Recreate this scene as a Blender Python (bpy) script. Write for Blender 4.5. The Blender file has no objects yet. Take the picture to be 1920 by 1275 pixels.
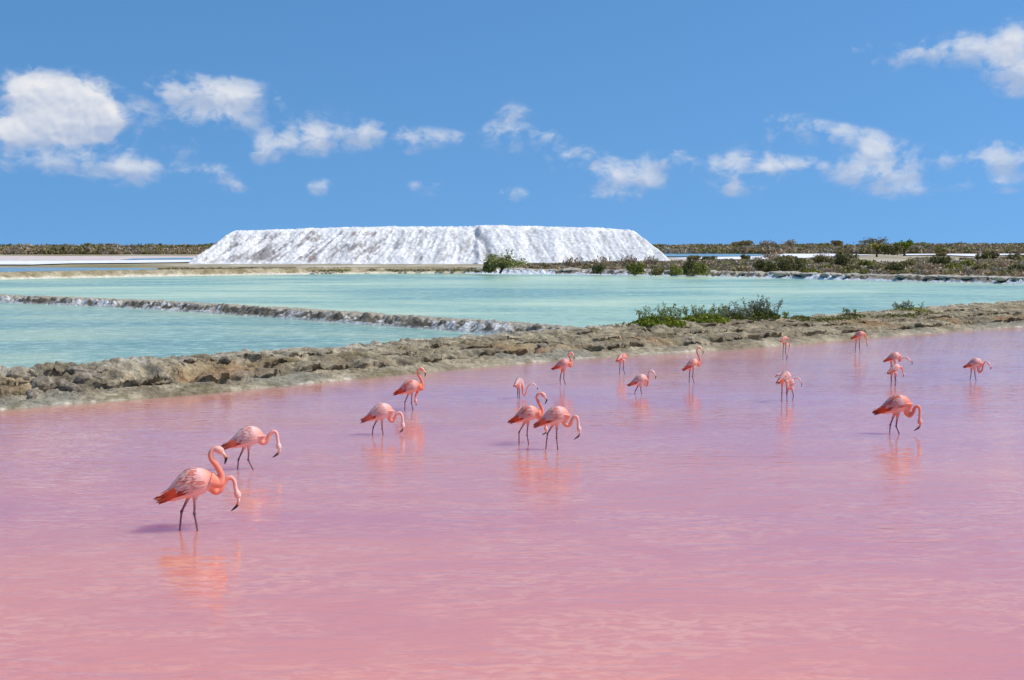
import bpy, bmesh, math, random
import numpy as np
from mathutils import Vector, Matrix

random.seed(7)
RNG = np.random.default_rng(7)
SC = bpy.context.scene
COL = SC.collection
R = math.radians

# ------------------------------------------------------------------ camera
CAM_H = 4.5
PITCH = math.atan(175.5 / 2667.0)
cam_data = bpy.data.cameras.new('camera')
cam_data.sensor_width = 36.0
cam_data.lens = 50.0
cam_data.clip_start = 0.1
cam_data.clip_end = 30000
cam = bpy.data.objects.new('camera', cam_data)
COL.objects.link(cam)
cam.location = (0, 0, CAM_H)
cam.rotation_euler = (math.pi / 2 - PITCH, 0, 0)
SC.camera = cam

# ------------------------------------------------------------------ view
SC.view_settings.view_transform = 'Standard'
SC.view_settings.look = 'None'
SC.view_settings.exposure = 0.0
SC.view_settings.gamma = 1.0

# ------------------------------------------------------------------ sun
SUN_EL = R(52)
SUN_AZ = R(97)            # from +Y (view direction) clockwise towards +X
sdir = Vector((math.cos(SUN_EL) * math.sin(SUN_AZ), math.cos(SUN_EL) * math.cos(SUN_AZ), math.sin(SUN_EL)))
sun_data = bpy.data.lights.new('sun', 'SUN')
sun_data.energy = 3.9
sun_data.angle = R(0.53)
sun_data.color = (1.0, 0.95, 0.88)
sun = bpy.data.objects.new('sun', sun_data)
COL.objects.link(sun)
sun.rotation_euler = sdir.to_track_quat('Z', 'Y').to_euler()
sun.location = (60, -20, 80)


def ray(px, py):
    dx = (px - 960) / 2667.0
    dy = (637.5 - py) / 2667.0
    c, s = math.cos(PITCH), math.sin(PITCH)
    return Vector((dx, c + dy * s, -s + dy * c))


def at(px, py, z=0.0):
    d = ray(px, py)
    k = (z - CAM_H) / d.z
    return Vector((d.x * k, d.y * k, z))


def atd(px, py, D):
    d = ray(px, py)
    k = D / d.y
    return Vector((d.x * k, D, CAM_H + d.z * k))


# ------------------------------------------------------------------ node helper
class NT:
    def __init__(self, tree):
        self.t = tree
        tree.nodes.clear()

    def n(self, typ, **kw):
        nd = self.t.nodes.new(typ)
        for k, v in kw.items():
            setattr(nd, k, v)
        return nd

    def l(self, a, b):
        self.t.links.new(a, b)

    def put(self, sock, v):
        if hasattr(v, 'links') or isinstance(v, bpy.types.NodeSocket):
            self.l(v, sock)
        else:
            sock.default_value = v

    def math(self, op, a, b=None, c=None, clamp=False):
        nd = self.n('ShaderNodeMath', operation=op, use_clamp=clamp)
        self.put(nd.inputs[0], a)
        if b is not None:
            self.put(nd.inputs[1], b)
        if c is not None:
            self.put(nd.inputs[2], c)
        return nd.outputs[0]

    def vmath(self, op, a, b=None, c=None):
        nd = self.n('ShaderNodeVectorMath', operation=op)
        self.put(nd.inputs[0], a)
        if b is not None:
            self.put(nd.inputs[1], b)
        if c is not None:
            self.put(nd.inputs[2], c)
        return nd.outputs['Value'] if op in ('LENGTH', 'DOT_PRODUCT') else nd.outputs[0]

    def mix(self, f, a, b, blend='MIX'):
        nd = self.n('ShaderNodeMix', data_type='RGBA', blend_type=blend)
        self.put(nd.inputs[0], f)
        self.put(nd.inputs[6], a)
        self.put(nd.inputs[7], b)
        return nd.outputs[2]

    def noise(self, vec, scale, detail=4, rough=0.55, dist=0.0, out='Fac'):
        nd = self.n('ShaderNodeTexNoise')
        self.put(nd.inputs['Vector'], vec)
        nd.inputs['Scale'].default_value = scale
        nd.inputs['Detail'].default_value = detail
        nd.inputs['Roughness'].default_value = rough
        nd.inputs['Distortion'].default_value = dist
        return nd.outputs[out]

    def smooth(self, v, a, b, lo=0.0, hi=1.0):
        nd = self.n('ShaderNodeMapRange', interpolation_type='SMOOTHSTEP')
        self.put(nd.inputs[0], v)
        nd.inputs[1].default_value = a
        nd.inputs[2].default_value = b
        nd.inputs[3].default_value = lo
        nd.inputs[4].default_value = hi
        return nd.outputs[0]


# ------------------------------------------------------------------ world: clear sky with small fair-weather clouds
world = bpy.data.worlds.new('World')
SC.world = world
world.use_nodes = True
w = NT(world.node_tree)
tc = w.n('ShaderNodeTexCoord').outputs['Generated']
sep = w.n('ShaderNodeSeparateXYZ')
w.l(tc, sep.inputs[0])
lift = w.vmath('NORMALIZE', w.vmath('ADD', tc, (0, 0, 0.31)))
sky = w.n('ShaderNodeTexSky', sky_type='NISHITA')
sky.sun_disc = False
sky.sun_elevation = SUN_EL
sky.sun_rotation = SUN_AZ
sky.altitude = 0
sky.air_density = 1.0
sky.dust_density = 0.3
sky.ozone_density = 3.0
w.l(lift, sky.inputs['Vector'])
hs = w.n('ShaderNodeHueSaturation')
hs.inputs['Hue'].default_value = 0.496
hs.inputs['Saturation'].default_value = 1.22
hs.inputs['Value'].default_value = 1.18
w.l(sky.outputs[0], hs.inputs['Color'])
az = w.math('ARCTAN2', sep.outputs[0], sep.outputs[1])
el = w.math('ARCSINE', sep.outputs[2])
comb = w.n('ShaderNodeCombineXYZ')
w.l(az, comb.inputs[0])
w.l(el, comb.inputs[1])
P = comb.outputs[0]
# cloud clusters: pixel centre, radii in photo pixels, strength
CL = [(48, 172, 44, 34, 1.9), (125, 185, 56, 42, 2.0), (180, 222, 44, 38, 1.9), (120, 238, 80, 30, 1.7), (30, 250, 50, 26, 1.5),
      (330, 172, 65, 34, 1.05), (440, 184, 70, 30, 1.05), (385, 228, 100, 22, .8), (100, 308, 130, 26, .62),
      (250, 322, 60, 30, .68), (590, 258, 80, 30, .74), (560, 280, 60, 26, .6), (680, 245, 50, 22, .62), (780, 264, 85, 26, .84), (590, 210, 60, 22, .4),
      (962, 210, 38, 26, .6), (948, 258, 48, 26, .82), (1022, 256, 34, 20, .6), (495, 292, 26, 20, .5), (340, 275, 34, 20, .5),
      (1075, 298, 65, 24, .85), (1160, 338, 85, 28, .95), (1255, 300, 48, 20, .85), (1400, 318, 75, 32, .95),
      (1468, 240, 75, 26, .85), (1580, 255, 50, 22, .6), (1650, 290, 62, 32, .9), (1660, 335, 90, 24, .75),
      (1765, 302, 48, 22, .85), (1510, 312, 50, 16, .75), (1875, 300, 60, 38, .85), (1690, 108, 55, 24, .85),
      (1810, 92, 75, 30, .95), (1895, 140, 55, 40, 1.0), (1608, 92, 34, 18, .5), (1900, 70, 30, 36, .8),
      (600, 352, 26, 18, .66), (800, 352, 40, 20, .6), (400, 325, 50, 18, .66), (450, 350, 30, 14, .6), (960, 367, 34, 18, .6), (1390, 357, 36, 14, .66), (1130, 372, 60, 12, .55), (1700, 362, 60, 14, .55), (1860, 350, 50, 14, .6)]
acc = None
ver = None
for (cx, cy, rx, ry, st) in CL:
    st = min(st * 0.90, 1.75)
    d = ray(cx, cy).normalized()
    ca, ce = math.atan2(d.x, d.y), math.asin(d.z)
    kx, ky = 2667.0 / rx, 2667.0 / ry
    q = w.vmath('MULTIPLY_ADD', P, (kx, ky, 0), (-ca * kx, -ce * ky, 0))
    g = w.math('POWER', 2.718, w.math('MULTIPLY', w.vmath('DOT_PRODUCT', q, q), -0.9))
    acc = w.math('MULTIPLY', g, st) if acc is None else w.math('MULTIPLY_ADD', g, st, acc)
    hgt_ = w.math('MULTIPLY', w.vmath('DOT_PRODUCT', q, (0, 1, 0)), g)
    ver = hgt_ if ver is None else w.math('ADD', ver, hgt_)
# the same scattered clouds go on round the rest of the sky
outside = w.smooth(w.math('ABSOLUTE', az), 0.38, 0.48)
patch = w.smooth(w.noise(w.vmath('MULTIPLY', P, (1, 1.6, 1)), 9.0, 2), 0.56, 0.72)
band = w.math('MULTIPLY', w.smooth(el, 0.0, 0.05), w.smooth(el, 0.5, 0.2))
acc = w.math('MULTIPLY_ADD', w.math('MULTIPLY', patch, band), outside, acc)
wob = w.vmath('SUBTRACT', w.noise(P, 45, 3, 0.5, 0, 'Color'), (0.5, 0.5, 0.5))
PS = w.vmath('MULTIPLY_ADD', wob, (0.012, 0.012, 0), w.vmath('MULTIPLY', P, (1.0, 1.25, 1.0)))


def puff(vec):
    vo = w.n('ShaderNodeTexVoronoi', feature='F1', normalize=True, voronoi_dimensions='2D')
    w.put(vo.inputs['Vector'], vec)
    vo.inputs['Scale'].default_value = 48
    vo.inputs['Detail'].default_value = 2.0
    vo.inputs['Roughness'].default_value = 0.5
    return vo.outputs['Distance']


v1 = puff(PS)
v2 = puff(w.vmath('ADD', PS, (0.0024, 0.0040, 0)))
n1 = w.noise(PS, 24, 7, 0.56, 0.3)
nfine = w.noise(w.vmath('MULTIPLY', PS, (0.8, 1.2, 1)), 95, 5, 0.6, 0.4)
dens = w.math('ADD', acc, w.math('MULTIPLY_ADD', v1, -1.7, 0.44))
dens = w.math('ADD', dens, w.math('MULTIPLY_ADD', n1, 3.0, -1.56))
dens = w.math('ADD', dens, w.math('MULTIPLY_ADD', nfine, 1.3, -0.65))
dens = w.math('MULTIPLY', dens, w.smooth(acc, 0.10, 0.40))
opac = w.smooth(acc, 0.35, 1.5, 0.50, 0.92)
alpha = w.math('MULTIPLY', w.smooth(dens, 0.06, 1.0), opac)
alpha = w.math('ADD', alpha, w.math('MULTIPLY', w.smooth(acc, 0.12, 0.7), w.smooth(n1, 0.42, 0.66, 0.0, 0.14)), clamp=True)
# lit tops, lilac grey bases
low = w.smooth(w.math('DIVIDE', ver, w.math('ADD', acc, 0.05)), 0.45, -0.55)
shade = w.math('ADD', w.math('MULTIPLY_ADD', w.math('SUBTRACT', v1, v2), -1.6, 0.05), w.math('MULTIPLY', low, 0.95), clamp=True)
ccol = w.mix(shade, (5.7, 5.75, 5.95, 1), (3.1, 3.65, 4.85, 1))
skyc = w.mix(alpha, hs.outputs[0], ccol)
bg = w.n('ShaderNodeBackground')
bg.inputs['Strength'].default_value = 0.145
w.l(skyc, bg.inputs['Color'])
wo = w.n('ShaderNodeOutputWorld')
w.l(bg.outputs[0], wo.inputs['Surface'])
world.cycles.sampling_method = 'MANUAL'
world.cycles.sample_map_resolution = 512

# ------------------------------------------------------------------ numpy noise
_perm = np.random.default_rng(3).permutation(4096)


def _hash(ix, iy, seed):
    return _perm[(_perm[(ix + seed * 57) & 4095] + iy) & 4095]


def perlin(x, y, seed=0):
    x = np.asarray(x, float); y = np.asarray(y, float)
    x0 = np.floor(x).astype(int); y0 = np.floor(y).astype(int)
    fx = x - x0; fy = y - y0
    u = fx * fx * fx * (fx * (fx * 6 - 15) + 10); v = fy * fy * fy * (fy * (fy * 6 - 15) + 10)

    def g(ix, iy, dx, dy):
        a = _hash(ix, iy, seed) * (2 * math.pi / 4096)
        return np.cos(a) * dx + np.sin(a) * dy
    a = g(x0, y0, fx, fy); b = g(x0 + 1, y0, fx - 1, fy)
    c = g(x0, y0 + 1, fx, fy - 1); d = g(x0 + 1, y0 + 1, fx - 1, fy - 1)
    return (a + (b - a) * u + ((c + (d - c) * u) - (a + (b - a) * u)) * v) * 1.5


def fbm(x, y, seed=0, oct=4, gain=0.5):
    s = 0; a = 1.0; f = 1.0; tot = 0
    for o in range(oct):
        s = s + a * perlin(np.asarray(x) * f + 17.3 * o, np.asarray(y) * f - 9.1 * o, seed + o)
        tot += a; a *= gain; f *= 2.03
    return s / tot


def ridged(x, y, seed=0, oct=4, gain=0.55):
    s = 0; a = 1.0; f = 1.0; tot = 0
    for o in range(oct):
        s = s + a * (1 - np.abs(perlin(np.asarray(x) * f + 5.3 * o, np.asarray(y) * f + 3.7 * o, seed + o)) * 1.6)
        tot += a; a *= gain; f *= 2.07
    return s / tot


def billow(x, y, seed=0, oct=3, gain=0.5):
    return 1 - ridged(x, y, seed, oct, gain)


def sstep(v, a, b):
    t = np.clip((v - a) / (b - a), 0, 1)
    return t * t * (3 - 2 * t)


# ------------------------------------------------------------------ object helpers
def tag(o, label=None, cat=None, group=None, kind=None):
    if label: o['label'] = label
    if cat: o['category'] = cat
    if group: o['group'] = group
    if kind: o['kind'] = kind
    return o


def empty(name, loc=(0, 0, 0), rz=0.0):
    o = bpy.data.objects.new(name, None)
    COL.objects.link(o)
    o.location = loc
    o.rotation_euler = (0, 0, rz)
    o.empty_display_size = 0.2
    return o


def mesh_np(name, verts, faces, col=None, smooth=True, attrs=None):
    verts = np.asarray(verts, np.float32)
    faces = np.asarray(faces, np.int32)
    k = faces.shape[1]
    me = bpy.data.meshes.new(name)
    me.vertices.add(len(verts))
    me.vertices.foreach_set('co', verts.ravel())
    me.loops.add(faces.size)
    me.loops.foreach_set('vertex_index', faces.ravel())
    me.polygons.add(len(faces))
    me.polygons.foreach_set('loop_start', np.arange(0, faces.size, k, dtype=np.int32))
    me.polygons.foreach_set('loop_total', np.full(len(faces), k, np.int32))
    me.update(calc_edges=True)
    if smooth:
        me.polygons.foreach_set('use_smooth', np.ones(len(faces), bool))
    if col is not None:
        setcol(me, col)
    for an, av in (attrs or {}).items():
        a = me.attributes.new(an, 'FLOAT', 'POINT')
        a.data.foreach_set('value', np.asarray(av, np.float32))
    return me


def setcol(me, col):
    col = np.asarray(col, np.float32)
    if col.shape[1] == 3:
        col = np.hstack([col, np.ones((len(col), 1), np.float32)])
    a = me.attributes.get('col') or me.attributes.new('col', 'FLOAT_COLOR', 'POINT')
    a.data.foreach_set('color', col.ravel())


def obj(name, me, mat, parent=None):
    o = bpy.data.objects.new(name, me)
    COL.objects.link(o)
    if mat is not None and len(me.materials) == 0:
        me.materials.append(mat)
    o.parent = parent
    return o


def grid_faces(nu, nv):
    i = np.arange(nu * nv).reshape(nu, nv)
    return np.stack([i[:-1, :-1].ravel(), i[1:, :-1].ravel(), i[1:, 1:].ravel(), i[:-1, 1:].ravel()], 1)


def srgb(r, g, b):
    f = lambda c: ((c / 255 + .055) / 1.055) ** 2.4 if c > 10 else c / 255 / 12.92
    return np.array([f(r), f(g), f(b)])


def lerp(a, b, t):
    t = np.asarray(t)[..., None]
    return a * (1 - t) + b * t


def catmull(pts, per=12):
    pts = [np.array(p, float) for p in pts]
    p = [2 * pts[0] - pts[1]] + pts + [2 * pts[-1] - pts[-2]]
    out = []
    for i in range(1, len(p) - 2):
        for k in range(per):
            t = k / per
            a, b, c, d = p[i - 1], p[i], p[i + 1], p[i + 2]
            out.append(.5 * (2 * b + (c - a) * t + (2 * a - 5 * b + 4 * c - d) * t * t + (3 * b - a - 3 * c + d) * t ** 3))
    out.append(pts[-1])
    return np.array(out)


# ------------------------------------------------------------------ materials
def new_mat(name):
    m = bpy.data.materials.new(name)
    m.use_nodes = True
    return m, NT(m.node_tree)


def finish(m, t, bsdf):
    o = t.n('ShaderNodeOutputMaterial')
    t.l(bsdf, o.inputs['Surface'])
    return m


def earth_mat(name, fine=9.0, bump=0.5, bdist=0.05, rough=0.95, lo=0.8):
    m, t = new_mat(name)
    g = t.n('ShaderNodeNewGeometry').outputs['Position']
    a = t.n('ShaderNodeAttribute', attribute_name='col').outputs['Color']
    n1 = t.noise(g, fine, 6, 0.65)
    n2 = t.noise(g, fine * 0.22, 4, 0.6)
    f = t.smooth(n1, 0.34, 0.64, lo, 1.12)
    f2 = t.smooth(n2, 0.34, 0.66, 0.5 + 0.5 * lo, 1.1)
    vm = t.vmath('SCALE', a)
    nd = t.t.nodes[-1]
    t.l(t.math('MULTIPLY', f, f2), nd.inputs['Scale'])
    b = t.n('ShaderNodeBump')
    b.inputs['Strength'].default_value = bump
    b.inputs['Distance'].default_value = bdist
    t.l(n1, b.inputs['Height'])
    p = t.n('ShaderNodeBsdfPrincipled')
    t.l(vm, p.inputs['Base Color'])
    t.l(b.outputs[0], p.inputs['Normal'])
    p.inputs['Roughness'].default_value = rough
    p.inputs['Specular IOR Level'].default_value = 0.15
    return finish(m, t, p.outputs[0])


def attr_mat(name, rough=0.6, spec=0.3, var=0.0, vscale=20.0, transl=0.0):
    m, t = new_mat(name)
    a = t.n('ShaderNodeAttribute', attribute_name='col').outputs['Color']
    c = a
    if var:
        tcn = t.n('ShaderNodeTexCoord').outputs['Object']
        n1 = t.noise(tcn, vscale, 4, 0.6)
        f = t.math('MULTIPLY_ADD', n1, 2 * var, 1 - var)
        c = t.vmath('SCALE', a)
        t.l(f, t.t.nodes[-1].inputs['Scale'])
    p = t.n('ShaderNodeBsdfPrincipled')
    t.l(c, p.inputs['Base Color'])
    p.inputs['Roughness'].default_value = rough
    p.inputs['Specular IOR Level'].default_value = spec
    out = p.outputs[0]
    if transl:
        tr = t.n('ShaderNodeBsdfTranslucent')
        t.l(c, tr.inputs['Color'])
        mx = t.n('ShaderNodeMixShader')
        mx.inputs[0].default_value = transl
        t.l(out, mx.inputs[1])
        t.l(tr.outputs[0], mx.inputs[2])
        out = mx.outputs[0]
    return finish(m, t, out)


M_EARTH = earth_mat('dried_mud', 5.5, 1.0, 0.12, 0.95, 0.66)
M_FARLAND = earth_mat('salty_soil', 1.2, 0.5, 0.1)
M_SALT = earth_mat('heaped_salt', 1.6, 0.5, 0.12, 0.8)
M_CRUST = earth_mat('salt_crust', 0.5, 0.2, 0.03, 0.8)
M_LEAF = attr_mat('leaves', 0.65, 0.25, 0.25, 3.0, 0.25)
M_TWIG = attr_mat('bark', 0.9, 0.1, 0.25, 8.0)
M_PLUME = attr_mat('plumage', 0.6, 0.25, 0.10, 40.0)
M_FEATHER = attr_mat('feathers', 0.55, 0.25, 0.10, 60.0, 0.15)
M_HORN = attr_mat('bill_horn', 0.35, 0.5)


def pink_water():
    m, t = new_mat('pink_brine')
    g = t.n('ShaderNodeNewGeometry').outputs['Position']
    sh = t.n('ShaderNodeAttribute', attribute_name='shallow').outputs['Fac']
    na = t.noise(t.vmath('MULTIPLY', g, (0.45, 1, 1)), 0.10, 4, 0.6, 0.4)
    nb = t.noise(t.vmath('MULTIPLY', g, (0.6, 1, 1)), 0.5, 6, 0.68, 0.8)
    nc = t.noise(t.vmath('MULTIPLY', g, (0.5, 1, 1)), 6.5, 4, 0.62, 0.8)
    base = t.mix(t.smooth(na, 0.35, 0.68), (0.675, 0.256, 0.245, 1), (0.795, 0.312, 0.222, 1))
    pf = t.math('MULTIPLY', t.smooth(nb, 0.36, 0.64), t.smooth(nc, 0.42, 0.60))
    base = t.mix(t.math('MULTIPLY', pf, 0.7), base, (0.87, 0.43, 0.30, 1))  # broad patches are the water's own; fine mottle paints in ripple reflections
    shn = t.math('ADD', sh, t.math('MULTIPLY_ADD', nb, 0.5, -0.25))
    shf = t.math('MULTIPLY', t.smooth(shn, 0.25, 0.95), sh, clamp=True)
    base = t.mix(shf, base, (0.60, 0.33, 0.19, 1))
    # ripples
    w1 = t.noise(t.vmath('MULTIPLY', g, (0.42, 1, 1)), 3.2, 2, 0.45, 0.5)
    w2 = t.noise(t.vmath('MULTIPLY', g, (0.5, 1, 1)), 11.0, 2, 0.5, 0.2)
    calm = t.smooth(t.noise(t.vmath('MULTIPLY', g, (0.3, 1, 1)), 0.13, 3, 0.5), 0.35, 0.65, 0.35, 1.0)
    h = t.math('MULTIPLY', t.math('MULTIPLY_ADD', w2, 0.18, w1), calm)
    b = t.n('ShaderNodeBump')
    b.inputs['Strength'].default_value = 1.0
    b.inputs['Distance'].default_value = 0.030
    t.l(h, b.inputs['Height'])
    p = t.n('ShaderNodeBsdfPrincipled')
    t.l(base, p.inputs['Base Color'])
    t.l(b.outputs[0], p.inputs['Normal'])
    p.inputs['Roughness'].default_value = 0.01
    p.inputs['Subsurface Weight'].default_value = 1.0
    p.inputs['Subsurface Radius'].default_value = (1.0, 0.6, 0.6)
    p.inputs['Subsurface Scale'].default_value = 3.0
    p.inputs['IOR'].default_value = 1.48
    return finish(m, t, p.outputs[0])


def lagoon_water(name, ca, cb, cc, sc=1.0):
    m, t = new_mat(name)
    g = t.n('ShaderNodeNewGeometry').outputs['Position']
    na = t.noise(t.vmath('MULTIPLY', g, (0.6, 1, 1)), 0.04 * sc, 5, 0.6, 0.8)
    nb = t.noise(t.vmath('MULTIPLY', g, (0.35, 1, 1)), 0.22 * sc, 5, 0.62, 0.3)
    nc = t.noise(t.vmath('MULTIPLY', g, (0.8, 1, 1)), 1.3, 4, 0.65)
    f = t.math('ADD', na, t.math('MULTIPLY_ADD', nb, 0.35, -0.175))
    base = t.mix(t.smooth(f, 0.38, 0.50), ca, cb)
    base = t.mix(t.smooth(f, 0.50, 0.64), base, cc)
    base = t.mix(t.math('MULTIPLY', t.smooth(nc, 0.45, 0.65), 0.4), base, (0.70, 0.86, 0.70, 1))  # pale tone follows ripple height, painting extra ripple light into the colour
    b = t.n('ShaderNodeBump')
    b.inputs['Strength'].default_value = 0.6
    b.inputs['Distance'].default_value = 0.12
    t.l(t.math('MULTIPLY_ADD', nc, 0.4, t.noise(g, 4.0, 3, 0.6)), b.inputs['Height'])
    p = t.n('ShaderNodeBsdfPrincipled')
    t.l(base, p.inputs['Base Color'])
    t.l(b.outputs[0], p.inputs['Normal'])
    p.inputs['Roughness'].default_value = 0.22
    p.inputs['IOR'].default_value = 1.33
    p.inputs['Specular IOR Level'].default_value = 0.08
    return finish(m, t, p.outputs[0])


M_PINK = pink_water()
M_LAG = lagoon_water('turquoise_brine', (0.21, 0.38, 0.30, 1), (0.36, 0.53, 0.36, 1), (0.57, 0.69, 0.43, 1))
M_LAG2 = lagoon_water('teal_brine', (0.18, 0.32, 0.27, 1), (0.25, 0.40, 0.31, 1), (0.38, 0.49, 0.33, 1), 1.4)
M_BLUE = lagoon_water('far_blue_brine', (0.10, 0.22, 0.32, 1), (0.14, 0.28, 0.38, 1), (0.2, 0.36, 0.42, 1))

# ------------------------------------------------------------------ ground sheet and far land
def sheet(name, pts, z, mat, col, kind='structure'):
    me = bpy.data.meshes.new(name)
    v = [(p[0], p[1], z) for p in pts]
    me.from_pydata(v, [], [list(range(len(v)))])
    me.update()
    if me.polygons[0].normal.z < 0:
        me.flip_normals()
    if col is not None:
        setcol(me, np.tile(col, (len(v), 1)))
    o = obj(name, me, mat)
    tag(o, kind=kind)
    return o


sheet('ground', [(-9000, -300), (9000, -300), (9000, 12000), (-9000, 12000)], -1.2, M_FARLAND, srgb(150, 140, 120))


def land_z(X, Y):
    """height of the far land: a flat shore that rises gently into scrub"""
    X = np.asarray(X, float); Y = np.asarray(Y, float)
    rise = 2.4 * sstep(Y, 760, 1250) + 3.2 * sstep(Y, 1200, 2600) + 1.6 * sstep(X / Y, 0.1, 0.5) * sstep(Y, 700, 1300)
    return 0.32 + rise + 0.12 * fbm(X / 25, Y / 25, 11, 3) * sstep(Y, 200, 300)


# far shoreline (photo pixels, at water level)
SHORE = [at(-500, 535), at(-160, 527.5), at(0, 524), at(200, 520), at(420, 516.5), at(640, 513.5), at(800, 512.5), at(900, 513),
         at(1080, 515), at(1280, 518), at(1450, 521.5), at(1600, 525.5), at(1760, 529), at(1920, 533), at(2080, 538), at(2400, 546)]
shore_c = catmull([(p.x, p.y) for p in SHORE], 24)
# far land as rows marching away from the shore
rows = np.concatenate([[1.5, 2.5, 4], np.linspace(6, 90, 40), np.linspace(95, 700, 70), np.geomspace(720, 9000, 40)])
sx = shore_c[:, 0]; sy = shore_c[:, 1]
Xg = sx[:, None] * (1 + rows[None, :] / sy[:, None] * np.clip(rows[None, :] / 200, 0, 1) ** .5) + 0 * rows[None, :]
Yg = sy[:, None] + rows[None, :]
Zg = land_z(Xg, Yg)
Zg[:, 0] = -0.5
nzz = fbm(Xg / 14, Yg / 40, 21, 4)
nz2 = fbm(Xg / 60, Yg / 60, 25, 4)
lc = lerp(srgb(158, 144, 116), srgb(196, 184, 160), sstep(nzz, -.25, .4))
lc = lerp(lc, srgb(126, 118, 72), sstep(nz2, .0, .35) * .7)
ground_far = obj('far_land', mesh_np('far_land', np.stack([Xg, Yg, Zg], -1).reshape(-1, 3), grid_faces(*Xg.shape), lc.reshape(-1, 3)), M_FARLAND)
tag(ground_far, kind='structure')

# flat strips on the far land: ponds and dried salt pans
def strip(name, pts, mat, col, z=0.5, jag=0.0):
    P = [at(px, py, z) for px, py in pts]
    return sheet(name, [(p.x, p.y) for p in P], z, mat, col)


WH = srgb(238, 236, 236); PKW = srgb(214, 196, 186); SAND = srgb(205, 190, 168)
strip('far_pond_water', [(-300, 511), (-300, 501.5), (60, 501.5), (200, 502), (270, 503), (330, 505), (240, 507.5), (150, 509), (0, 510.5)], M_BLUE, None, .55)
strip('salt_pan', [(-400, 488.8), (-400, 495.4), (60, 495.8), (130, 493.6), (190, 493.2), (260, 492.6), (340, 491.4), (372, 490.2), (372, 485.3), (250, 487.6), (140, 488.3)], M_CRUST, WH, .55)
strip('salt_pan', [(-400, 488.6), (140, 488.0), (250, 487.4), (375, 485.0), (385, 480.3), (200, 480), (-400, 479.6)], M_CRUST, PKW, .55)
strip('far_pond_water', [(225, 487.0), (300, 486.6), (378, 486.2), (382, 483.6), (330, 483.2), (250, 484.6)], M_BLUE, None, .62)
strip('far_pond_water', [(1225, 480.5), (1300, 481), (1400, 480.2), (1445, 478.2), (1470, 476.8), (1400, 476), (1300, 475.5), (1225, 475.5)], M_BLUE, None, .6)
strip('salt_pan', [(1240, 484.5), (1330, 485.5), (1420, 486.5), (1500, 484), (1560, 480.5), (1640, 478), (1560, 475.6), (1470, 475.6), (1450, 478.6), (1400, 480.8), (1310, 481.6)], M_CRUST, WH, .62)
strip('salt_pan', [(1540, 473.8), (1700, 473.6), (1830, 472.4), (2100, 472.6), (2100, 470.0), (1850, 469.6), (1700, 470.4), (1560, 471)], M_CRUST, WH, .66)
strip('salt_pan', [(1690, 478.5), (1760, 477.6), (1840, 480.8), (1880, 478), (2000, 476.8), (2000, 475.4), (1850, 475.6), (1700, 475.8)], M_CRUST, WH, .66)
strip('salt_pan', [(1615, 491), (1640, 488.5), (1695, 488), (1700, 490.5), (1660, 494)], M_CRUST, SAND, .5)
strip('salt_pan', [(1785, 490.5), (1800, 488.6), (1835, 489), (1830, 491.4)], M_CRUST, WH, .5)
strip('salt_pan', [(1222, 492), (1250, 484), (1300, 485), (1290, 491), (1250, 495)], M_CRUST, SAND, .5)

# ------------------------------------------------------------------ banks
def make_line(pts, step):
    c = catmull(pts, 16)
    seg = np.r_[0, np.cumsum(np.hypot(*np.diff(c, axis=0).T))]
    s = np.arange(0, seg[-1], step)
    x = np.interp(s, seg, c[:, 0]); y = np.interp(s, seg, c[:, 1])
    k = max(3, int(2.5 / step))
    ker = np.ones(2 * k + 1) / (2 * k + 1)
    sm = lambda a: np.convolve(np.pad(a, k, mode='reflect', reflect_type='odd'), ker, 'valid')
    x = sm(x); y = sm(y)
    tx = np.gradient(x); ty = np.gradient(y); l = np.hypot(tx, ty)
    tx = sm(tx / l); ty = sm(ty / l); l = np.hypot(tx, ty)
    return s, x, y, -ty / l, tx / l        # left normal


# main bank: front waterline
MB = [at(-1400, 985), at(-700, 860), at(-300, 801), at(0, 768), at(210, 752), at(420, 735), at(640, 713), at(800, 698), at(960, 683), at(1160, 667), at(1300, 659.5),
      at(1460, 648), at(1620, 634), at(1760, 623), at(1920, 612.5), at(2150, 598), at(2500, 583)]
s, bx, by, nx, ny = make_line([(p.x, p.y) for p in MB], 0.07)
pxs = 960 + 2667 * bx / by                       # photo column of each station
pxc = 960 + 2667 * (bx + nx * 5.0) / np.maximum(by + ny * 5.0, 1)
wid = np.interp(pxc, [-600, 0, 300, 640, 940, 1190, 1500, 1920, 2600], [3.9, 3.9, 4.1, 4.7, 5.6, 6.6, 6.4, 8.2, 9.0])
hgt = np.interp(pxc, [-600, 0, 200, 420, 640, 940, 1190, 1440, 1500, 1700, 1920, 2600], [.74, .78, .86, .82, .74, .72, .84, .92, .72, .74, .88, .9])
tt = np.linspace(-1.6, 1.0, 0)
T = np.concatenate([np.arange(-1.4, 10.2, 0.075)])
S2, T2 = np.meshgrid(s, T, indexing='ij')
W2 = wid[:, None]; H2 = hgt[:, None]
X2 = bx[:, None] + nx[:, None] * T2
Y2 = by[:, None] + ny[:, None] * T2
Tw = T2 + 0.40 * fbm(X2 / 2.6, Y2 / 2.6, 1, 3) + 0.14 * fbm(X2 / .7, Y2 / .7, 2, 2) * sstep(T2, 0.2, 1.0)
Tw = np.where(T2 < .8, T2 + (Tw - T2) * sstep(T2, -.6, .8), Tw)
stepT = 1.45 + 0.75 * fbm(S2 / 6.0, 0 * S2, 5, 3)                # where the upper scarp begins
bench = 0.24 + 0.08 * fbm(S2 / 4, 0 * S2 + 3, 6, 2)
ramp = (Tw.clip(0, None) / W2).clip(0, 1)
z = np.where(Tw < 0, Tw * 0.28, bench * (1 - np.exp(-Tw.clip(0, None) / .5)) + (H2 - bench) * .38 * ramp)
OV = 0 * z
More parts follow.
